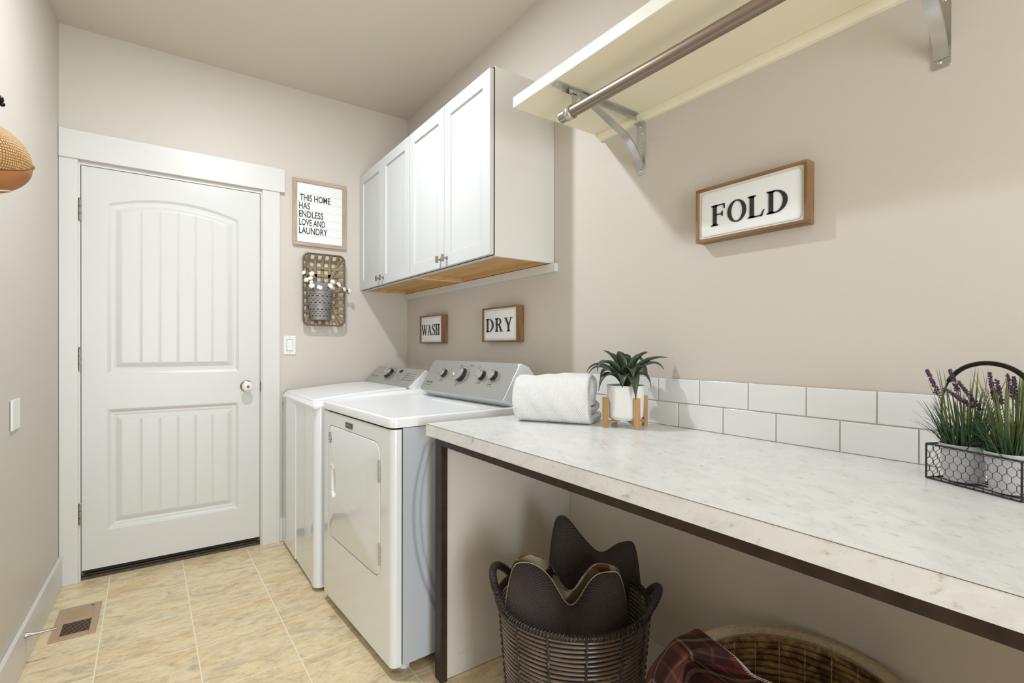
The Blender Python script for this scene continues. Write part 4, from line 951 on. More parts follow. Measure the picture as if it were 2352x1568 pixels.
tw = thing('towel', 'thick white ribbed bath towel rolled and folded on the worktop left of the potted plant', 'towel', tuple(tw_A), world=True)
def sheet(name, C, th, l0, l1, m_, rnd=0, bulge=0.0):
    n = 90; P = [crom([(a, b, 0) for a, b in C], i/n) for i in range(n+1)]
    A, B = [], []
    for i, p in enumerate(P):
        q = (P[min(i+1, n)]-P[max(i-1, 0)]).normalized(); A.append(Vector((p.x-q.y*th/2, p.y+q.x*th/2))); B.append(Vector((p.x+q.y*th/2, p.y-q.x*th/2)))
    cap0 = []; q = (P[n]-P[n-1]).normalized()
    loop = A+[Vector((P[n].x, P[n].y))+Vector((q.x, q.y))*th/2]+B[::-1]
    q = (P[0]-P[1]).normalized(); loop.append(Vector((P[0].x, P[0].y))+Vector((q.x, q.y))*th/2)
    m2 = len(loop); ns = 34; mbt = MB(); uv = []; arc_ = [0]
    for i in range(1, m2): arc_.append(arc_[-1]+(loop[i]-loop[i-1]).length)
    zmin = min(p.y for p in loop)
    for k in range(ns+1):
        s = k/ns; e = min(s, 1-s)*(l1-l0); edge = min(1, e/0.010); sh_ = math.sqrt(max(0, 1-(1-edge)**2))
        for i, p in enumerate(loop):
            j = min(i, m2-1); c = P[min(i, n)] if i <= n else P[max(0, 2*n+1-i)] if i < 2*n+2 else P[0]
            r_ = Vector((c.x, c.y))+(p-Vector((c.x, c.y)))*(0.55+0.45*sh_)
            ww = 0.0022*math.sin(9*s+arc_[i]*23)+0.0016*math.sin(23*s+arc_[i]*60+1)
            x = r_.x; z = r_.y
            x = x+bulge*math.sin(PI*s)*(x-0.09)
            z = z*(1-0.07*(1-s)*(1 if z > 0.08 else z/0.08))+ww*min(1, max(z, 0)/0.03)
            x += ww*min(1, max(z, 0)/0.04)
            z = max(z, 0.0008)
            pos = tw_A+tax*(l0+(l1-l0)*s+0.004*math.sin(arc_[i]*17))+tnn*x+Vector((0, 0, z))
            mbt.v.append(tuple(pos)); uv.append((arc_[i], s*(l1-l0)))
    for k in range(ns):
        for i in range(m2): mbt.f.append((k*m2+i, k*m2+(i+1) % m2, (k+1)*m2+(i+1) % m2, (k+1)*m2+i))
    # end caps as strips between the two faces of the cloth
    for k, flip in ((0, False), (ns, True)):
        for i in range(n):
            a, b2, c2, d2 = k*m2+i, k*m2+i+1, k*m2+(2*n+2-i-1), k*m2+(2*n+2-i)
            mbt.f.append((a, b2, c2, d2))
        mbt.f.append((k*m2+n, k*m2+n+1, k*m2+n+2)); mbt.f.append((k*m2, k*m2+2*n+2, k*m2+2*n+3))
    return mbt.build(name, m_, tw, uv=uv, angle=70)
M_towel = towel_mat()
outer = [(0.196, 0.016), (0.12, 0.013), (0.04, 0.014), (0.012, 0.035), (0.004, 0.085), (0.010, 0.135), (0.035, 0.160), (0.070, 0.157), (0.092, 0.135), (0.088, 0.098), (0.070, 0.070)]
sheet('outer_wrap', outer, 0.026, 0.0, Lw, M_towel)
sheet('lower_fold', [(0.040, 0.042), (0.10, 0.040), (0.150, 0.041), (0.176, 0.052), (0.150, 0.066), (0.10, 0.068), (0.05, 0.066)], 0.024, 0.006, Lw-0.010, M_towel)
sheet('inner_roll', [(0.040, 0.082), (0.030, 0.110), (0.040, 0.134), (0.060, 0.134), (0.068, 0.112), (0.060, 0.088), (0.048, 0.100)], 0.020, 0.010, Lw-0.018, M_towel)

# ------------------------------------------------------------------ potted plant on wooden stand
px, py, pz = 1.265, 1.145, 0.908
M_pot = mat('ribbed_white_ceramic', srgb(238, 235, 230), 0.45)
def leafmat(name, a, b, c):
    m, nt, p = new_mat(name); tc = N(nt, 'ShaderNodeTexCoord'); mp = N(nt, 'ShaderNodeMapping'); nt.links.new(tc.outputs['UV'], mp.inputs[0]); mp.inputs['Scale'].default_value = (26, 1.5, 1)
    f = noise(nt, mp.outputs[0], 1.0, 3, 0.6); nt.links.new(ramp(nt, f, [(0.3, a), (0.55, b), (0.75, c)]), p.inputs['Base Color']); p.inputs['Roughness'].default_value = 0.32; bump(nt, p, f, 0.3, 0.001); return m
M_leaf = leafmat('agave_leaf_green', srgb(42, 55, 40), srgb(62, 80, 56), srgb(92, 108, 74))
ps = thing('plant_stand', 'small pale wooden cross-leg stand carrying the white ribbed pot', 'plant stand', (px, py, pz), math.radians(72))
sa = 0.0737
for k in range(4):
    M_ = Matrix.Rotation(PI/2*k, 4, 'Z'); MB().box((sa-0.0075, -0.0075, 0.0), (sa+0.0075, 0.0075, 0.1), M_).build('leg', M_standwood, ps, bevel=0.0006)
for k in range(2):
    M_ = Matrix.Rotation(PI/2*k, 4, 'Z'); b_ = MB()
    z1_ = 0.0285 if k == 0 else 0.0282
    b_.prism([(-sa+0.0072, 0.0225-0.001), (-0.02, 0.0235), (0.02, 0.0235), (sa-0.0072, 0.0215), (sa-0.0072, 0.010), (0.02, 0.0195), (-0.02, 0.0195), (-sa+0.0072, 0.010)] if k else [(-sa+0.0072, 0.0225-0.001), (sa-0.0072, 0.0215), (sa-0.0072, 0.010), (0.02, 0.0185), (-0.02, 0.0185), (-sa+0.0072, 0.010)], -0.005, 0.005, lambda u, v, d: tuple(M_ @ Vector((u, d, v)))); b_.build('cross_bar', M_standwood, ps, bevel=0.0004)
pp_ = thing('potted_plant', 'green agave-like artificial plant in a white ribbed ceramic pot on the wooden stand', 'potted plant', (px, py, pz+0.0238))
prf = [(0, 0), (0.045, 0), (0.053, 0.003), (0.056, 0.010)]
z = 0.010
while z < 0.108:
    prf += [(0.0585+0.0025*(z/0.11), z+0.002), (0.0578+0.0025*(z/0.11), z+0.005)]; z += 0.0068
prf += [(0.0620, 0.111), (0.0615, 0.1135), (0.0590, 0.1135), (0.0580, 0.108), (0.0575, 0.095)]
MB().lathe(prf, n=64).build('pot', M_pot, pp_, angle=80)
MB().lathe([(0.0582, 0.104), (0.03, 0.106), (0, 0.107)], n=32).build('soil', mat('soil', srgb(58, 46, 38), 0.95, bs=0.8, bscale=200, bdist=0.004), pp_)
R3 = Vector((_r.x, _r.y, 0)); F3 = Vector((_f.x, _f.y, 0))
# leaves: tip lateral, tip height, depth (towards the camera positive), sag, width
LV = [(-0.070, 0.228, -0.02, 0.08, 0.030), (-0.049, 0.220, -0.045, 0.04, 0.030), (-0.029, 0.217, 0.012, 0.06, 0.036), (-0.016, 0.226, -0.03, 0.05, 0.032), (0.004, 0.215, -0.012, 0.10, 0.032), (0.022, 0.195, -0.01, 0.05, 0.03),
      (0.072, 0.223, 0.012, 0.15, 0.034), (0.078, 0.218, -0.03, 0.15, 0.030), (0.143, 0.203, -0.01, 0.28, 0.030), (0.123, 0.165, 0.015, 0.55, 0.034), (0.077, 0.108, 0.03, 1.0, 0.034), (0.060, 0.150, 0.045, 0.6, 0.034),
      (0.013, 0.072, 0.088, 1.05, 0.038), (-0.027, 0.111, 0.080, 0.95, 0.034), (0.009, 0.140, 0.068, 0.8, 0.036), (-0.094, 0.095, 0.03, 1.0, 0.032), (-0.130, 0.153, 0.00, 0.75, 0.030), (-0.118, 0.146, -0.035, 0.7, 0.028), (-0.100, 0.158, 0.03, 0.9, 0.034),
      (-0.03, 0.16, -0.09, 0.7, 0.034), (0.05, 0.15, -0.09, 0.8, 0.034), (0.09, 0.13, -0.06, 0.8, 0.032), (-0.07, 0.13, -0.08, 0.8, 0.032), (0.045, 0.185, 0.035, 0.4, 0.034)]
lf = MB(); uv = []
for (la, hz, dp, sag, wd) in LV:
    out_ = R3*la-F3*dp; tip = out_+Vector((0, 0, hz)); r_ = out_.length; od = out_.normalized()
    base = od*0.012+Vector((0, 0, 0.108 if sag > 0.5 else 0.115))
    top_ = max(hz, 0.112)+0.010+0.045*sag
    c1_ = base+od*r_*0.20+Vector((0, 0, (top_-base.z)*0.75)); c2_ = base+od*(r_*0.72)+Vector((0, 0, (top_-base.z)*1.10 if sag > 0.3 else (top_-base.z)*0.85))
    n = 16; sd = od.cross(Vector((0, 0, 1))).normalized(); n0 = len(lf.v)
    for i in range(n+1):
        t_ = i/n; p = base*(1-t_)**3+c1_*3*t_*(1-t_)**2+c2_*3*t_*t_*(1-t_)+tip*t_**3
        tg = ((c1_-base)*3*(1-t_)**2+(c2_-c1_)*6*t_*(1-t_)+(tip-c2_)*3*t_*t_).normalized(); nr = sd.cross(tg).normalized()
        wv_ = wd*(0.42+0.58*math.sin(PI*min(1, (t_*1.15+0.12))**1.0))*(1-t_**5)*1.05 if t_ < 1 else 0.0006
        wv_ = wd*1.42*max(0.015, (math.sin(PI*(0.14+0.86*t_**0.85))**1.05))
        cup = 0.22*wv_
        for k, s_ in enumerate((-1, -0.5, 0, 0.5, 1)):
            q = p+sd*(wv_/2*s_)+nr*(cup*(abs(s_)**1.5))*(1 if nr.z > 0 else -1); lf.v.append(tuple(q)); uv.append((0.5+0.5*s_, t_*0.2+la*7))
    for i in range(n):
        for k in range(4): a = n0+i*5+k; lf.f.append((a, a+1, a+6, a+5))
lf.build('leaves', M_leaf, pp_, uv=uv, angle=60, thick=0.0012)

# ------------------------------------------------------------------ wire basket with two lavender pots
M_wire = mat('dark_brown_wire', srgb(52, 44, 40), 0.5, 0.5, vary=0.2, vscale=60)
wc = Vector((1.264, 0.346, 0.908)); e1 = Vector((1.193-1.264, 0.197-0.346, 0)); WL = e1.length; e1.normalize(); e2 = Vector((-e1.y, e1.x, 0)); WD = 0.078
if e2.x < 0: e2 = -e2
def wp(a, b, z): return wc+e1*a+e2*b+Vector((0, 0, z))
wr = thing('wire_basket', 'dark brown chicken-wire basket with arched handle at the right edge of the worktop', 'wire basket', tuple(wc), world=True)
hgt = 0.070; rw = 0.0016
f_ = MB()
for z in (rw+0.0005, hgt): f_.tube([wp(0, 0, z), wp(WL/2, 0, z), wp(WL, 0, z), wp(WL, WD/2, z), wp(WL, WD, z), wp(WL/2, WD, z), wp(0, WD, z), wp(0, WD/2, z)], rw, 8, closed=True)
for a, b in ((0, 0), (WL, 0), (WL, WD), (0, WD)): f_.tube([wp(a, b, rw), wp(a, b, hgt)], rw*1.1, 8)
for b in (0.02, 0.04, 0.06): f_.tube([wp(0, b, 0.0025), wp(WL, b, 0.0025)], 0.0011, 6)
f_.build('frame', M_wire, wr)
cw = MB()
def hexside(p, L_, n_):
    cell = L_/n_; rows = 5; rh = (hgt-0.003)/rows; r = 0.00045
    for i in range(n_+1):
        for j in range(rows):
            x = (i+(0.5 if j % 2 else 0))*cell; z0 = 0.0015+j*rh; x = min(x, L_)
            cw.tube([p(x, z0+rh*0.22), p(x, z0+rh*0.78)], r*1.4, 5, caps=False)
            for sx in (-0.5, 0.5):
                xn = x+sx*cell
                if -1e-6 <= xn <= L_+1e-6:
                    cw.tube([p(x, z0+rh*0.78), p(min(max(xn, 0), L_), z0+rh*1.22 if j < rows-1 else z0+rh)], r, 5, caps=False)
                    if j == 0: cw.tube([p(x, z0+rh*0.22), p(min(max(xn, 0), L_), z0)], r, 5, caps=False)
hexside(lambda x, z: wp(x, 0, z), WL, 11); hexside(lambda x, z: wp(x, WD, z), WL, 11); hexside(lambda x, z: wp(0, x, z), WD, 5); hexside(lambda x, z: wp(WL, x, z), WD, 5)
cw.build('chicken_wire', M_wire, wr)
hp = [wp(0.002, WD/2, hgt), wp(-0.001, WD/2, 0.10), wp(-0.002, WD/2, 0.15), wp(0.004, WD/2, 0.178), wp(0.018, WD/2, 0.205), wp(0.045, WD/2, 0.226), wp(WL/2, WD/2, 0.234)]
hp = hp+[wc+e1*(WL-(p-wc).dot(e1))+e2*(WD/2)+Vector((0, 0, p.z-wc.z)) for p in hp[-2::-1]]
HP = [crom(hp, i/60) for i in range(61)]
MB().tube(HP, 0.0019, 8).build('handle', M_wire, wr)
core = HP[18:43]; hx = MB(); tot = 620
for_pts = []
for i in range(tot):
    q = i/(tot-1)*(len(core)-1); j = min(int(q), len(core)-2); c = core[j].lerp(core[j+1], q-j); tg = (core[j+1]-core[j]).normalized(); n1 = e2; n2 = tg.cross(n1); a = 2*PI*i/9
    for_pts.append(c+(n1*math.cos(a)+n2*math.sin(a))*0.0034)
hx.tube(for_pts, 0.0012, 5).build('wire_wrap', M_wire, wr)

M_zinc = mat('whitewashed_zinc', srgb(206, 206, 208), 0.5, 0.2, vary=0.12, vscale=40)
M_grass = mat('grass_blade_green', srgb(54, 84, 50), 0.5, vary=0.35, vscale=30)
M_olive = mat('olive_blade_green', srgb(104, 112, 58), 0.5, vary=0.3, vscale=30)
M_lav = mat('lavender_purple', srgb(82, 58, 86), 0.8, vary=0.35, vscale=200)
def lavpot(a, label, spikes, seed):
    c = wp(a, WD/2, 0.0048); rnd = random.Random(seed)
    t = thing('lavender_pot', label, 'potted lavender', tuple(c), group='lavender pots in the wire basket', world=True)
    MB().lathe([(0, 0), (0.028, 0), (0.030, 0.002), (0.0365, 0.066), (0.0378, 0.068), (0.0378, 0.071), (0.0360, 0.071), (0.0350, 0.062), (0.034, 0.055)], c=c, n=36).build('pot', M_zinc, t)
    MB().lathe([(0.0348, 0.060), (0, 0.062)], c=c, n=20).build('moss', M_grass, t)
    def blade(mb, b0, tip, wd, droop=0.0, n=8):
        sd = (tip-b0).cross(Vector((0, 0, 1)))
        sd = sd.normalized() if sd.length > 1e-5 else Vector((1, 0, 0)); tw_ = rnd.uniform(-1, 1); sd = (sd+Vector((rnd.uniform(-.5, .5), rnd.uniform(-.5, .5), 0))).normalized()
        mid = (b0+tip)/2+Vector((0, 0, (tip-b0).length*0.16+droop)); n0 = len(mb.v)
        for i in range(n+1):
            q = i/n; p = b0*(1-q)**2+mid*2*q*(1-q)+tip*q*q; ww = wd*(1-q)**0.6*(0.6+0.4*min(1, q*6)); mb.v += [tuple(p-sd*ww/2), tuple(p+sd*ww/2)]
        mb.f += [(n0+2*i, n0+2*i+1, n0+2*i+3, n0+2*i+2) for i in range(n)]
    g = MB(); ol_ = MB()
    for k in range(150):
        an = rnd.uniform(0, 2*PI); r0 = 0.032*math.sqrt(rnd.random()); b0 = c+Vector((r0*math.cos(an), r0*math.sin(an), 0.058))
        an2 = an+rnd.uniform(-.6, .6); r1 = rnd.uniform(0.02, 0.062); h_ = rnd.uniform(0.045, 0.095) if k < 110 else rnd.uniform(0.02, 0.05)
        tip = b0+Vector((r1*math.cos(an2), r1*math.sin(an2), h_)); 
        blade(g, b0, tip, rnd.uniform(0.0020, 0.0042), 0.006)
    for k in range(46):
        an = rnd.uniform(0, 2*PI); b0 = c+Vector((0.02*math.cos(an), 0.02*math.sin(an), 0.058)); an2 = an+rnd.uniform(-.4, .4); r1 = rnd.uniform(0.01, 0.055); h_ = rnd.uniform(0.09, 0.165)
        blade(ol_, b0, b0+Vector((r1*math.cos(an2), r1*math.sin(an2), h_)), rnd.uniform(0.0030, 0.0062))
    g.build('grass', M_grass, t, thick=0.0003); ol_.build('tall_blades', M_olive, t, thick=0.0003)
    for top_, bot in spikes:
        T_, B_ = Vector(top_), Vector(bot); s = MB(); base = c+Vector((0, 0, 0.06))
        s.tube([crom([base, base.lerp(B_, 0.5)+Vector((0, 0, 0.01)), B_, B_.lerp(T_, 0.5), T_], i/14) for i in range(15)], 0.0009, 5)
        so = s.build('lavender_stem', M_olive, t); fl = MB(); Lp = (T_-B_).length; nfl = max(20, int(Lp/0.0009)*2)
        for i in range(nfl):
            q = rnd.random(); cc_ = B_.lerp(T_, q); ra = 0.0058*(1-0.6*q)*(0.6+0.4*min(1, q*8)); an = rnd.uniform(0, 2*PI); z = rnd.uniform(-1, 1)
            o_ = Vector((math.cos(an), math.sin(an), z)).normalized()*ra*rnd.uniform(0.5, 1.0)
            fl.sphere(cc_+o_, rnd.uniform(0.0011, 0.0019), 6, 4)
        fl.build('flower_spike', M_lav, so)
lavpot(0.041, 'whitewashed pot of lavender and grass at the left end of the wire basket', [((1.190, .325, 1.128), (1.200, .310, 1.082)), ((1.222, .300, 1.130), (1.232, .290, 1.090)), ((1.215, .285, 1.108), (1.252, .262, 1.056)), ((1.196, .300, 1.094), (1.246, .272, 1.060))], 3)
lavpot(0.122, 'whitewashed pot of lavender and grass cut off by the right photo edge', [((1.262, .252, 1.124), (1.268, .245, 1.070)), ((1.290, .225, 1.118), (1.296, .220, 1.060)), ((1.250, .240, 1.112), (1.262, .235, 1.066)), ((1.262, .228, 1.122), (1.266, .222, 1.078)), ((1.282, .200, 1.120), (1.280, .200, 1.070))], 5)

# ------------------------------------------------------------------ dark rattan laundry basket with cushions
M_rod_l = mat('taupe_rattan_rod', srgb(112, 99, 86), 0.26, vary=0.3, vscale=14)
M_rod_d = mat('dark_rattan_wrap', srgb(50, 42, 37), 0.5, vary=0.3, vscale=60, bs=0.3, bscale=200)
lc = Vector((1.010, 1.120, 0)); RT, RB, LH = 0.222, 0.178, 0.427
lbk = thing('laundry_basket', 'tall round dark rattan laundry basket holding two brown cushions under the counter', 'basket', tuple(lc), world=True)
rods = MB(); nr_ = 34
for k in range(nr_):
    z = 0.010+(LH-0.022)*k/(nr_-1); r = RB+(RT-RB)*(z/LH)**0.8
    rods.tube([(lc.x+r*math.cos(2*PI*i/72), lc.y+r*math.sin(2*PI*i/72), z+0.0008*math.sin(5*2*PI*i/72+k)) for i in range(72)], 0.0037, 7, closed=True)
rods.build('rattan_rods', M_rod_l, lbk)
MB().lathe([(0, 0.004), (RB-0.005, 0.004), (RB-0.005, 0.012), (0, 0.012)], c=lc, n=48).build('base', M_rod_d, lbk)
nrib = 14
for k in range(nrib):
    a = 2*PI*k/nrib+0.10; rb = MB(); P = []
    for i in range(150):
        z = LH*i/149; r = RB+(RT-RB)*(z/LH)**0.8+0.0040; tw_ = i*0.9
        P.append((lc.x+(r+0.0020*math.cos(tw_))*math.cos(a)-0.0022*math.sin(tw_)*math.sin(a), lc.y+(r+0.0020*math.cos(tw_))*math.sin(a)+0.0022*math.sin(tw_)*math.cos(a), z))
    rb.tube(P, 0.0033, 5); rb.build('upright', M_rod_d, lbk)
rm = MB(); P = []
for i in range(1300):
    a = 2*PI*i/1300; t_ = 2*PI*i/9.0; rr_ = 0.0078; P.append((lc.x+(RT+rr_*math.cos(t_))*math.cos(a), lc.y+(RT+rr_*math.cos(t_))*math.sin(a), LH+rr_*math.sin(t_)))
rm.tube(P, 0.0026, 5, closed=True); rm.tube([(lc.x+RT*math.cos(2*PI*i/72), lc.y+RT*math.sin(2*PI*i/72), LH) for i in range(72)], 0.0062, 8, closed=True); rm.build('braided_rim', M_rod_d, lbk)
for a in (math.radians(-52), math.radians(128)):
    P = []; out_ = 0.028; M_ = []
    for i in range(25):
        q = i/24; aa = a+(q-0.5)*0.62; hh = math.sin(PI*q)**0.7; r = RT+out_*hh*0.9; M_.append(Vector((lc.x+r*math.cos(aa), lc.y+r*math.sin(aa), LH+0.055*hh)))
    hb = MB().tube(M_, 0.0085, 8); P = []
    for i in range(420):
        q = i/419; c = crom(M_, q); rad = Vector((math.cos(a), math.sin(a), 0)); t_ = 2*PI*i/9.5; tg = (crom(M_, min(1, q+0.01))-crom(M_, max(0, q-0.01))).normalized(); n1 = (rad-tg*rad.dot(tg)).normalized(); n2 = tg.cross(n1)
        P.append(c+n1*math.cos(t_)*0.0100+n2*math.sin(t_)*0.0100)
    hb.tube(P, 0.0025, 5); hb.build('wrapped_handle', M_rod_d, lbk)

M_knit = weave_mat('dark_brown_waffle_knit', srgb(36, 30, 28), srgb(76, 64, 58), 760, 980, 0.7)
def fur_mat():
    m, nt, p = new_mat('pony_hide_pattern'); v = coords(nt); f = noise(nt, v, 9, 3, 0.5, 0.8); g = noise(nt, v, 160, 3, 0.6)
    nt.links.new(ramp(nt, f, [(0.40, srgb(34, 26, 22)), (0.45, srgb(196, 178, 146)), (0.56, srgb(206, 188, 156)), (0.60, srgb(128, 92, 64))]), p.inputs['Base Color']); p.inputs['Roughness'].default_value = 0.8; bump(nt, p, g, 0.5, 0.003); return m
M_fur = fur_mat(); M_pipe = mat('cream_fabric_edge', srgb(186, 164, 122), 0.85, vary=0.15, vscale=80, bs=0.4, bscale=300)
def cushion(label, c, W_, top_fn, z0, T_, tilt, twist, seed, back_up=0.0, lean=0.0, pipe=M_pipe):
    """c: centre of the bottom edge; faces the room; top_fn(u)->height above z0"""
    t = thing('cushion', label, 'cushion', tuple(c), group='dark brown knitted cushions in the laundry basket', world=True)
    Rr = (R3*math.cos(twist)+F3*math.sin(twist)); Ff = (F3*math.cos(twist)-R3*math.sin(twist)); rnd = random.Random(seed)
    def surf(u, v, side):
        U = 2*u-1; V = v; H_ = top_fn(U)+(back_up*(1-abs(U)**2) if side < 0 else 0)*V
        wdt = W_/2*(1-0.05*abs(2*V-1)**3)*(0.72+0.28*min(1, V/0.62)**0.7)
        thick_ = T_*(max(0, 1-abs(U)**2.3)**0.6)*(max(0, 1-abs(2*V-1)**2.6)**0.6)
        crease = 0.35*math.exp(-((U-0.02)/0.16)**2)*max(0, (V-0.45)/0.55)
        thick_ *= (1-crease)
        x = wdt*U*(1-0.05*math.sin(PI*V)); d = side*thick_/2+lean*H_*V
        d += 0.004*math.sin(7*U+9*V+seed)*(thick_/T_)
        z = H_*V
        p = Vector(c)+Rr*x-Ff*d+Vector((0, 0, z*math.cos(tilt)))+Ff*z*math.sin(tilt)
        return p
    n = 56
    for nm, side, m_ in (('knitted_face', 1, M_knit), ('patterned_back', -1, M_fur)):
        g = MB().grid(n, n, lambda u, v: surf(u, v, side)); uv = [((i % n)/(n-1)*W_*1.0, (i//n)/(n-1)*0.4) for i in range(n*n)]
        g.build(nm, m_, t, uv=uv, angle=80)
    e = [surf(0, k/40, 1) for k in range(41)]+[surf(k/80, 1, 1) for k in range(1, 81)]+[surf(1, 1-k/40, 1) for k in range(1, 41)]
    MB().tube([p+Ff*0.001 for p in e], 0.0018, 6).build('edge_seam', pipe, t)
cf = F3*1.445+R3*0.160+Vector((0, 0, 0.22))
def top_f(U): return 0.368+0.026*math.exp(-((U+0.66)/0.33)**2)-0.095*math.exp(-((U-0.07)/0.27)**2)-0.20*max(0, (abs(U)-0.74)/0.26)**3
cushion('dark brown waffle-knit cushion at the front of the laundry basket with patterned back edge showing', cf, 0.392, lambda U: top_f(U)-0.074, 0.22, 0.20, math.radians(4), 0.0, 1, back_up=0.040)
cb_ = F3*1.640+R3*0.272+Vector((0, 0, 0.20))
def top_b(U): return 0.333+0.075*math.exp(-((U+0.70)/0.36)**2)-0.040*math.exp(-((U-0.14)/0.30)**2)-0.22*max(0, (abs(U)-0.74)/0.26)**3
cushion('dark brown knitted cushion behind the other one, its pointed corner rising toward the wall', cb_, 0.325, top_b, 0.20, 0.13, math.radians(3), math.radians(-6), 2, pipe=mat('dark_piping', srgb(44, 36, 32), 0.9))

# ------------------------------------------------------------------ coiled basket and plaid blanket
def rope_mat(name, a, b, c, sc):
    m, nt, p = new_mat(name); v = coords(nt); f = noise(nt, v, sc, 4, 0.6, 0.5); f2 = noise(nt, coords(nt, (1, 1, 6)), 42, 4, 0.6)
    nt.links.new(ramp(nt, f, [(0.35, a), (0.5, b), (0.66, c)]), p.inputs['Base Color']); p.inputs['Roughness'].default_value = 0.7; bump(nt, p, f2, 0.7, 0.004); return m
M_banana = rope_mat('twisted_banana_leaf', srgb(74, 50, 28), srgb(132, 96, 54), srgb(170, 138, 92), 26)
M_jute = mat('natural_jute_cord', srgb(196, 178, 148), 0.9, vary=0.15, vscale=120, bs=0.4, bscale=400)
gc = Vector((1.160, 0.545, 0)); GR, GH = 0.222, 0.418
gbk = thing('coiled_basket', 'wide coiled banana-leaf basket with jute-wrapped rim, cut off by the bottom of the photo', 'basket', tuple(gc), world=True)
coil = MB(); nc = 25
for k in range(nc):
    z = 0.010+(GH-0.028)*k/(nc-1); r = GR-0.006-0.050*(1-z/GH)**2; P = []
    for i in range(150):
        a = 2*PI*i/150; P.append((gc.x+(r+0.0012*math.sin(11*a+k*2.1))*math.cos(a), gc.y+(r+0.0012*math.sin(11*a+k*2.1))*math.sin(a), z+0.0016*math.sin(7*a+k)))
    coil.tube(P, [0.0088+0.0011*math.sin(i*1.9+k) for i in range(150)], 7, closed=True)
coil.build('coils', M_banana, gbk, angle=80)
MB().lathe([(0, 0.004), (GR-0.06, 0.004), (GR-0.06, 0.012), (0, 0.012)], c=gc, n=40).build('base', M_banana, gbk)
st2 = MB()
for k in range(22):
    a = 2*PI*k/22+0.07; P = []
    for i in range(nc*6): z = 0.010+(GH-0.028)*i/(nc*6-1); r = GR-0.006-0.050*(1-z/GH)**2-0.0096+0.002*math.sin(2*PI*i/6); P.append((gc.x+r*math.cos(a), gc.y+r*math.sin(a), z))
    st2.tube(P, 0.0012, 4)
st2.build('binding', M_jute, gbk)
jr = MB(); nseg = 10
P = []
NN = 2400
for i in range(NN):
    a = 2*PI*i/NN; pin = 1-0.20*max(0, 1-abs(((a+0.27)/(2*PI)*nseg) % 1-0.5)/0.02); rr_ = 0.0128*pin; t_ = 2*PI*i/6.0
    P.append((gc.x+(GR+rr_*math.cos(t_))*math.cos(a), gc.y+(GR+rr_*math.cos(t_))*math.sin(a), GH+rr_*math.sin(t_)+0.0015*math.sin(3*a+1)))
jr.tube(P, 0.0030, 4, closed=True); jr.tube([(gc.x+GR*math.cos(2*PI*i/80), gc.y+GR*math.sin(2*PI*i/80), GH+0.0015*math.sin(6*PI*i/80+1)) for i in range(80)], 0.0122, 10, closed=True)
jr.build('jute_wrapped_rim', M_jute, gbk)

def plaid_mat():
    m, nt, p = new_mat('rust_plaid_flannel'); tc = N(nt, 'ShaderNodeTexCoord'); sp_ = N(nt, 'ShaderNodeSeparateXYZ'); nt.links.new(tc.outputs['UV'], sp_.inputs[0])
    def lane(o, freq, ph, stops):
        a = N(nt, 'ShaderNodeMath', operation='MULTIPLY_ADD'); nt.links.new(o, a.inputs[0]); a.inputs[1].default_value = freq; a.inputs[2].default_value = ph
        f = N(nt, 'ShaderNodeMath', operation='FRACT'); nt.links.new(a.outputs[0], f.inputs[0])
        r = N(nt, 'ShaderNodeValToRGB'); r.color_ramp.interpolation = 'CONSTANT'; nt.links.new(f.outputs[0], r.inputs[0]); e = r.color_ramp.elements
        while len(e) < len(stops): e.new(0.5)
        for i, (q, c) in enumerate(stops): e[i].position = q; e[i].color = c
        return r.outputs[0]
    rust, mar, dk, cream, tan_ = srgb(132, 54, 30), srgb(66, 24, 19), srgb(34, 21, 18), srgb(138, 124, 98), srgb(106, 64, 40)
    c1 = lane(sp_.outputs[0], 5.5, 0.1, [(0, mar), (0.22, rust), (0.36, dk), (0.44, cream), (0.50, dk), (0.62, mar), (0.84, tan_), (0.90, mar)])
    c2 = lane(sp_.outputs[1], 5.5, 0.35, [(0, mar), (0.20, rust), (0.34, dk), (0.46, cream), (0.52, mar), (0.74, dk), (0.86, tan_), (0.92, dk)])
    mx = N(nt, 'ShaderNodeMix', data_type='RGBA'); nt.links.new(c1, mx.inputs[6]); nt.links.new(c2, mx.inputs[7])
    w_ = N(nt, 'ShaderNodeTexWave', wave_type='BANDS', bands_direction='DIAGONAL'); nt.links.new(tc.outputs['UV'], w_.inputs[0]); w_.inputs['Scale'].default_value = 90
    nt.links.new(ramp(nt, w_.outputs['Fac'], [(0.4, (0.3, 0.3, 0.3, 1)), (0.6, (0.7, 0.7, 0.7, 1))]), mx.inputs[0])
    nt.links.new(mx.outputs[2], p.inputs['Base Color']); p.inputs['Roughness'].default_value = 0.95; p.inputs['Sheen Weight'].default_value = 0.0
    bump(nt, p, w_.outputs['Fac'], 0.4, 0.001); return m
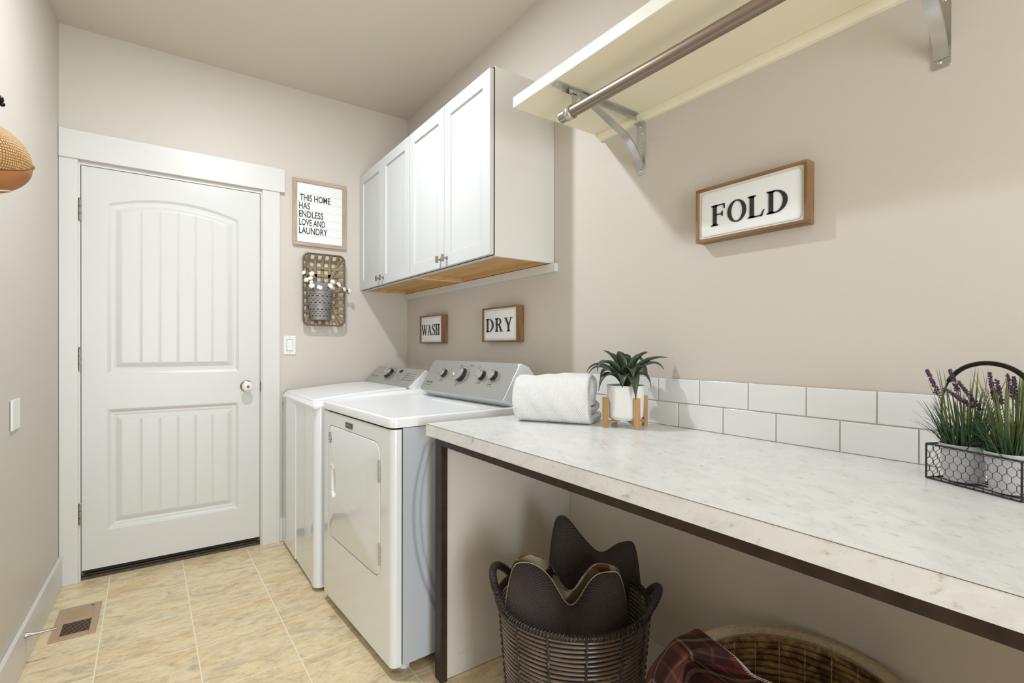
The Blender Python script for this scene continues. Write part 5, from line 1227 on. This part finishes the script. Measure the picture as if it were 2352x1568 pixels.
CG = [[(1.010, .800, .350), (1.060, .815, .385), (1.100, .818, .400), (1.140, .810, .405), (1.150, .790, .405)],
      [(0.865, .735, .380), (0.940, .765, .420), (1.030, .785, .436), (1.110, .785, .440), (1.135, .768, .436)],
      [(0.843, .688, .455), (0.895, .713, .482), (0.967, .724, .494), (1.047, .728, .488), (1.085, .728, .474)],
      [(0.812, .651, .462), (0.858, .653, .496), (0.914, .651, .520), (0.995, .643, .512), (1.066, .640, .472)],
      [(0.815, .622, .440), (0.870, .640, .452), (0.985, .705, .449), (1.035, .670, .449), (1.083, .606, .440)],
      [(0.818, .599, .400), (0.880, .590, .440), (0.950, .590, .462), (1.020, .580, .440), (1.085, .560, .440)],
      [(0.835, .573, .325), (0.905, .560, .375), (0.975, .556, .400), (1.045, .545, .392), (1.112, .512, .412)],
      [(0.870, .545, .230), (0.930, .535, .300), (0.990, .530, .330), (1.060, .520, .335), (1.135, .480, .350)]]
def cloth(u, v):
    col_ = [crom([Vector(p) for p in row], u) for row in CG]; return crom(col_, v)
bl_ = MB(); nx, ny = 70, 110
def cl2(u, v):
    p = cloth(u, v); q = Vector(cloth(min(1, u+0.01), v))-Vector(cloth(max(0, u-0.01), v)); r_ = Vector(cloth(u, min(1, v+0.01)))-Vector(cloth(u, max(0, v-0.01))); n_ = q.cross(r_)
    n_ = n_.normalized() if n_.length > 1e-9 else Vector((0, 0, 1))
    return p+n_*(0.0035*math.sin(26*v+5*u)*math.sin(PI*u)+0.002*math.sin(17*u+9*v))
bl_.grid(nx, ny, cl2); uv = []
for jj in range(ny):
    for ii in range(nx): uv.append((ii/(nx-1)*0.42+0.03*math.sin(jj/20), jj/(ny-1)*0.62+0.02*math.sin(ii/12)))
bt = thing('plaid_blanket', 'rust and maroon plaid blanket with white whip-stitched edge spilling over the coiled basket rim', 'blanket', (1.0, 0.65, 0.40), world=True)
bl_.build('blanket_cloth', plaid_mat(), bt, uv=uv, angle=80, thick=0.004)
M_yarn = mat('white_yarn', srgb(226, 214, 206), 0.9)
for edge_u, inw in ((0.999, -0.05), (0.001, 0.05)):
    k = 58; sw_ = MB()
    for i in range(k):
        v = 0.10+0.88*i/k; a = Vector(cl2(edge_u, v)); b_ = Vector(cl2(edge_u+inw, v+0.002)); nn_ = Vector((-0.35, -0.55, 0.6)).normalized()*0.0045
        sw_.tube([a-nn_*0.3, a+nn_, b_+nn_, b_], 0.00085, 5)
    sw_.tube([Vector(cl2(edge_u, 0.10+0.88*i/120))+Vector((-0.001, -0.002, 0.0025)) for i in range(121)], 0.0008, 5)
    sw_.build('whip_stitching', M_yarn, bt)
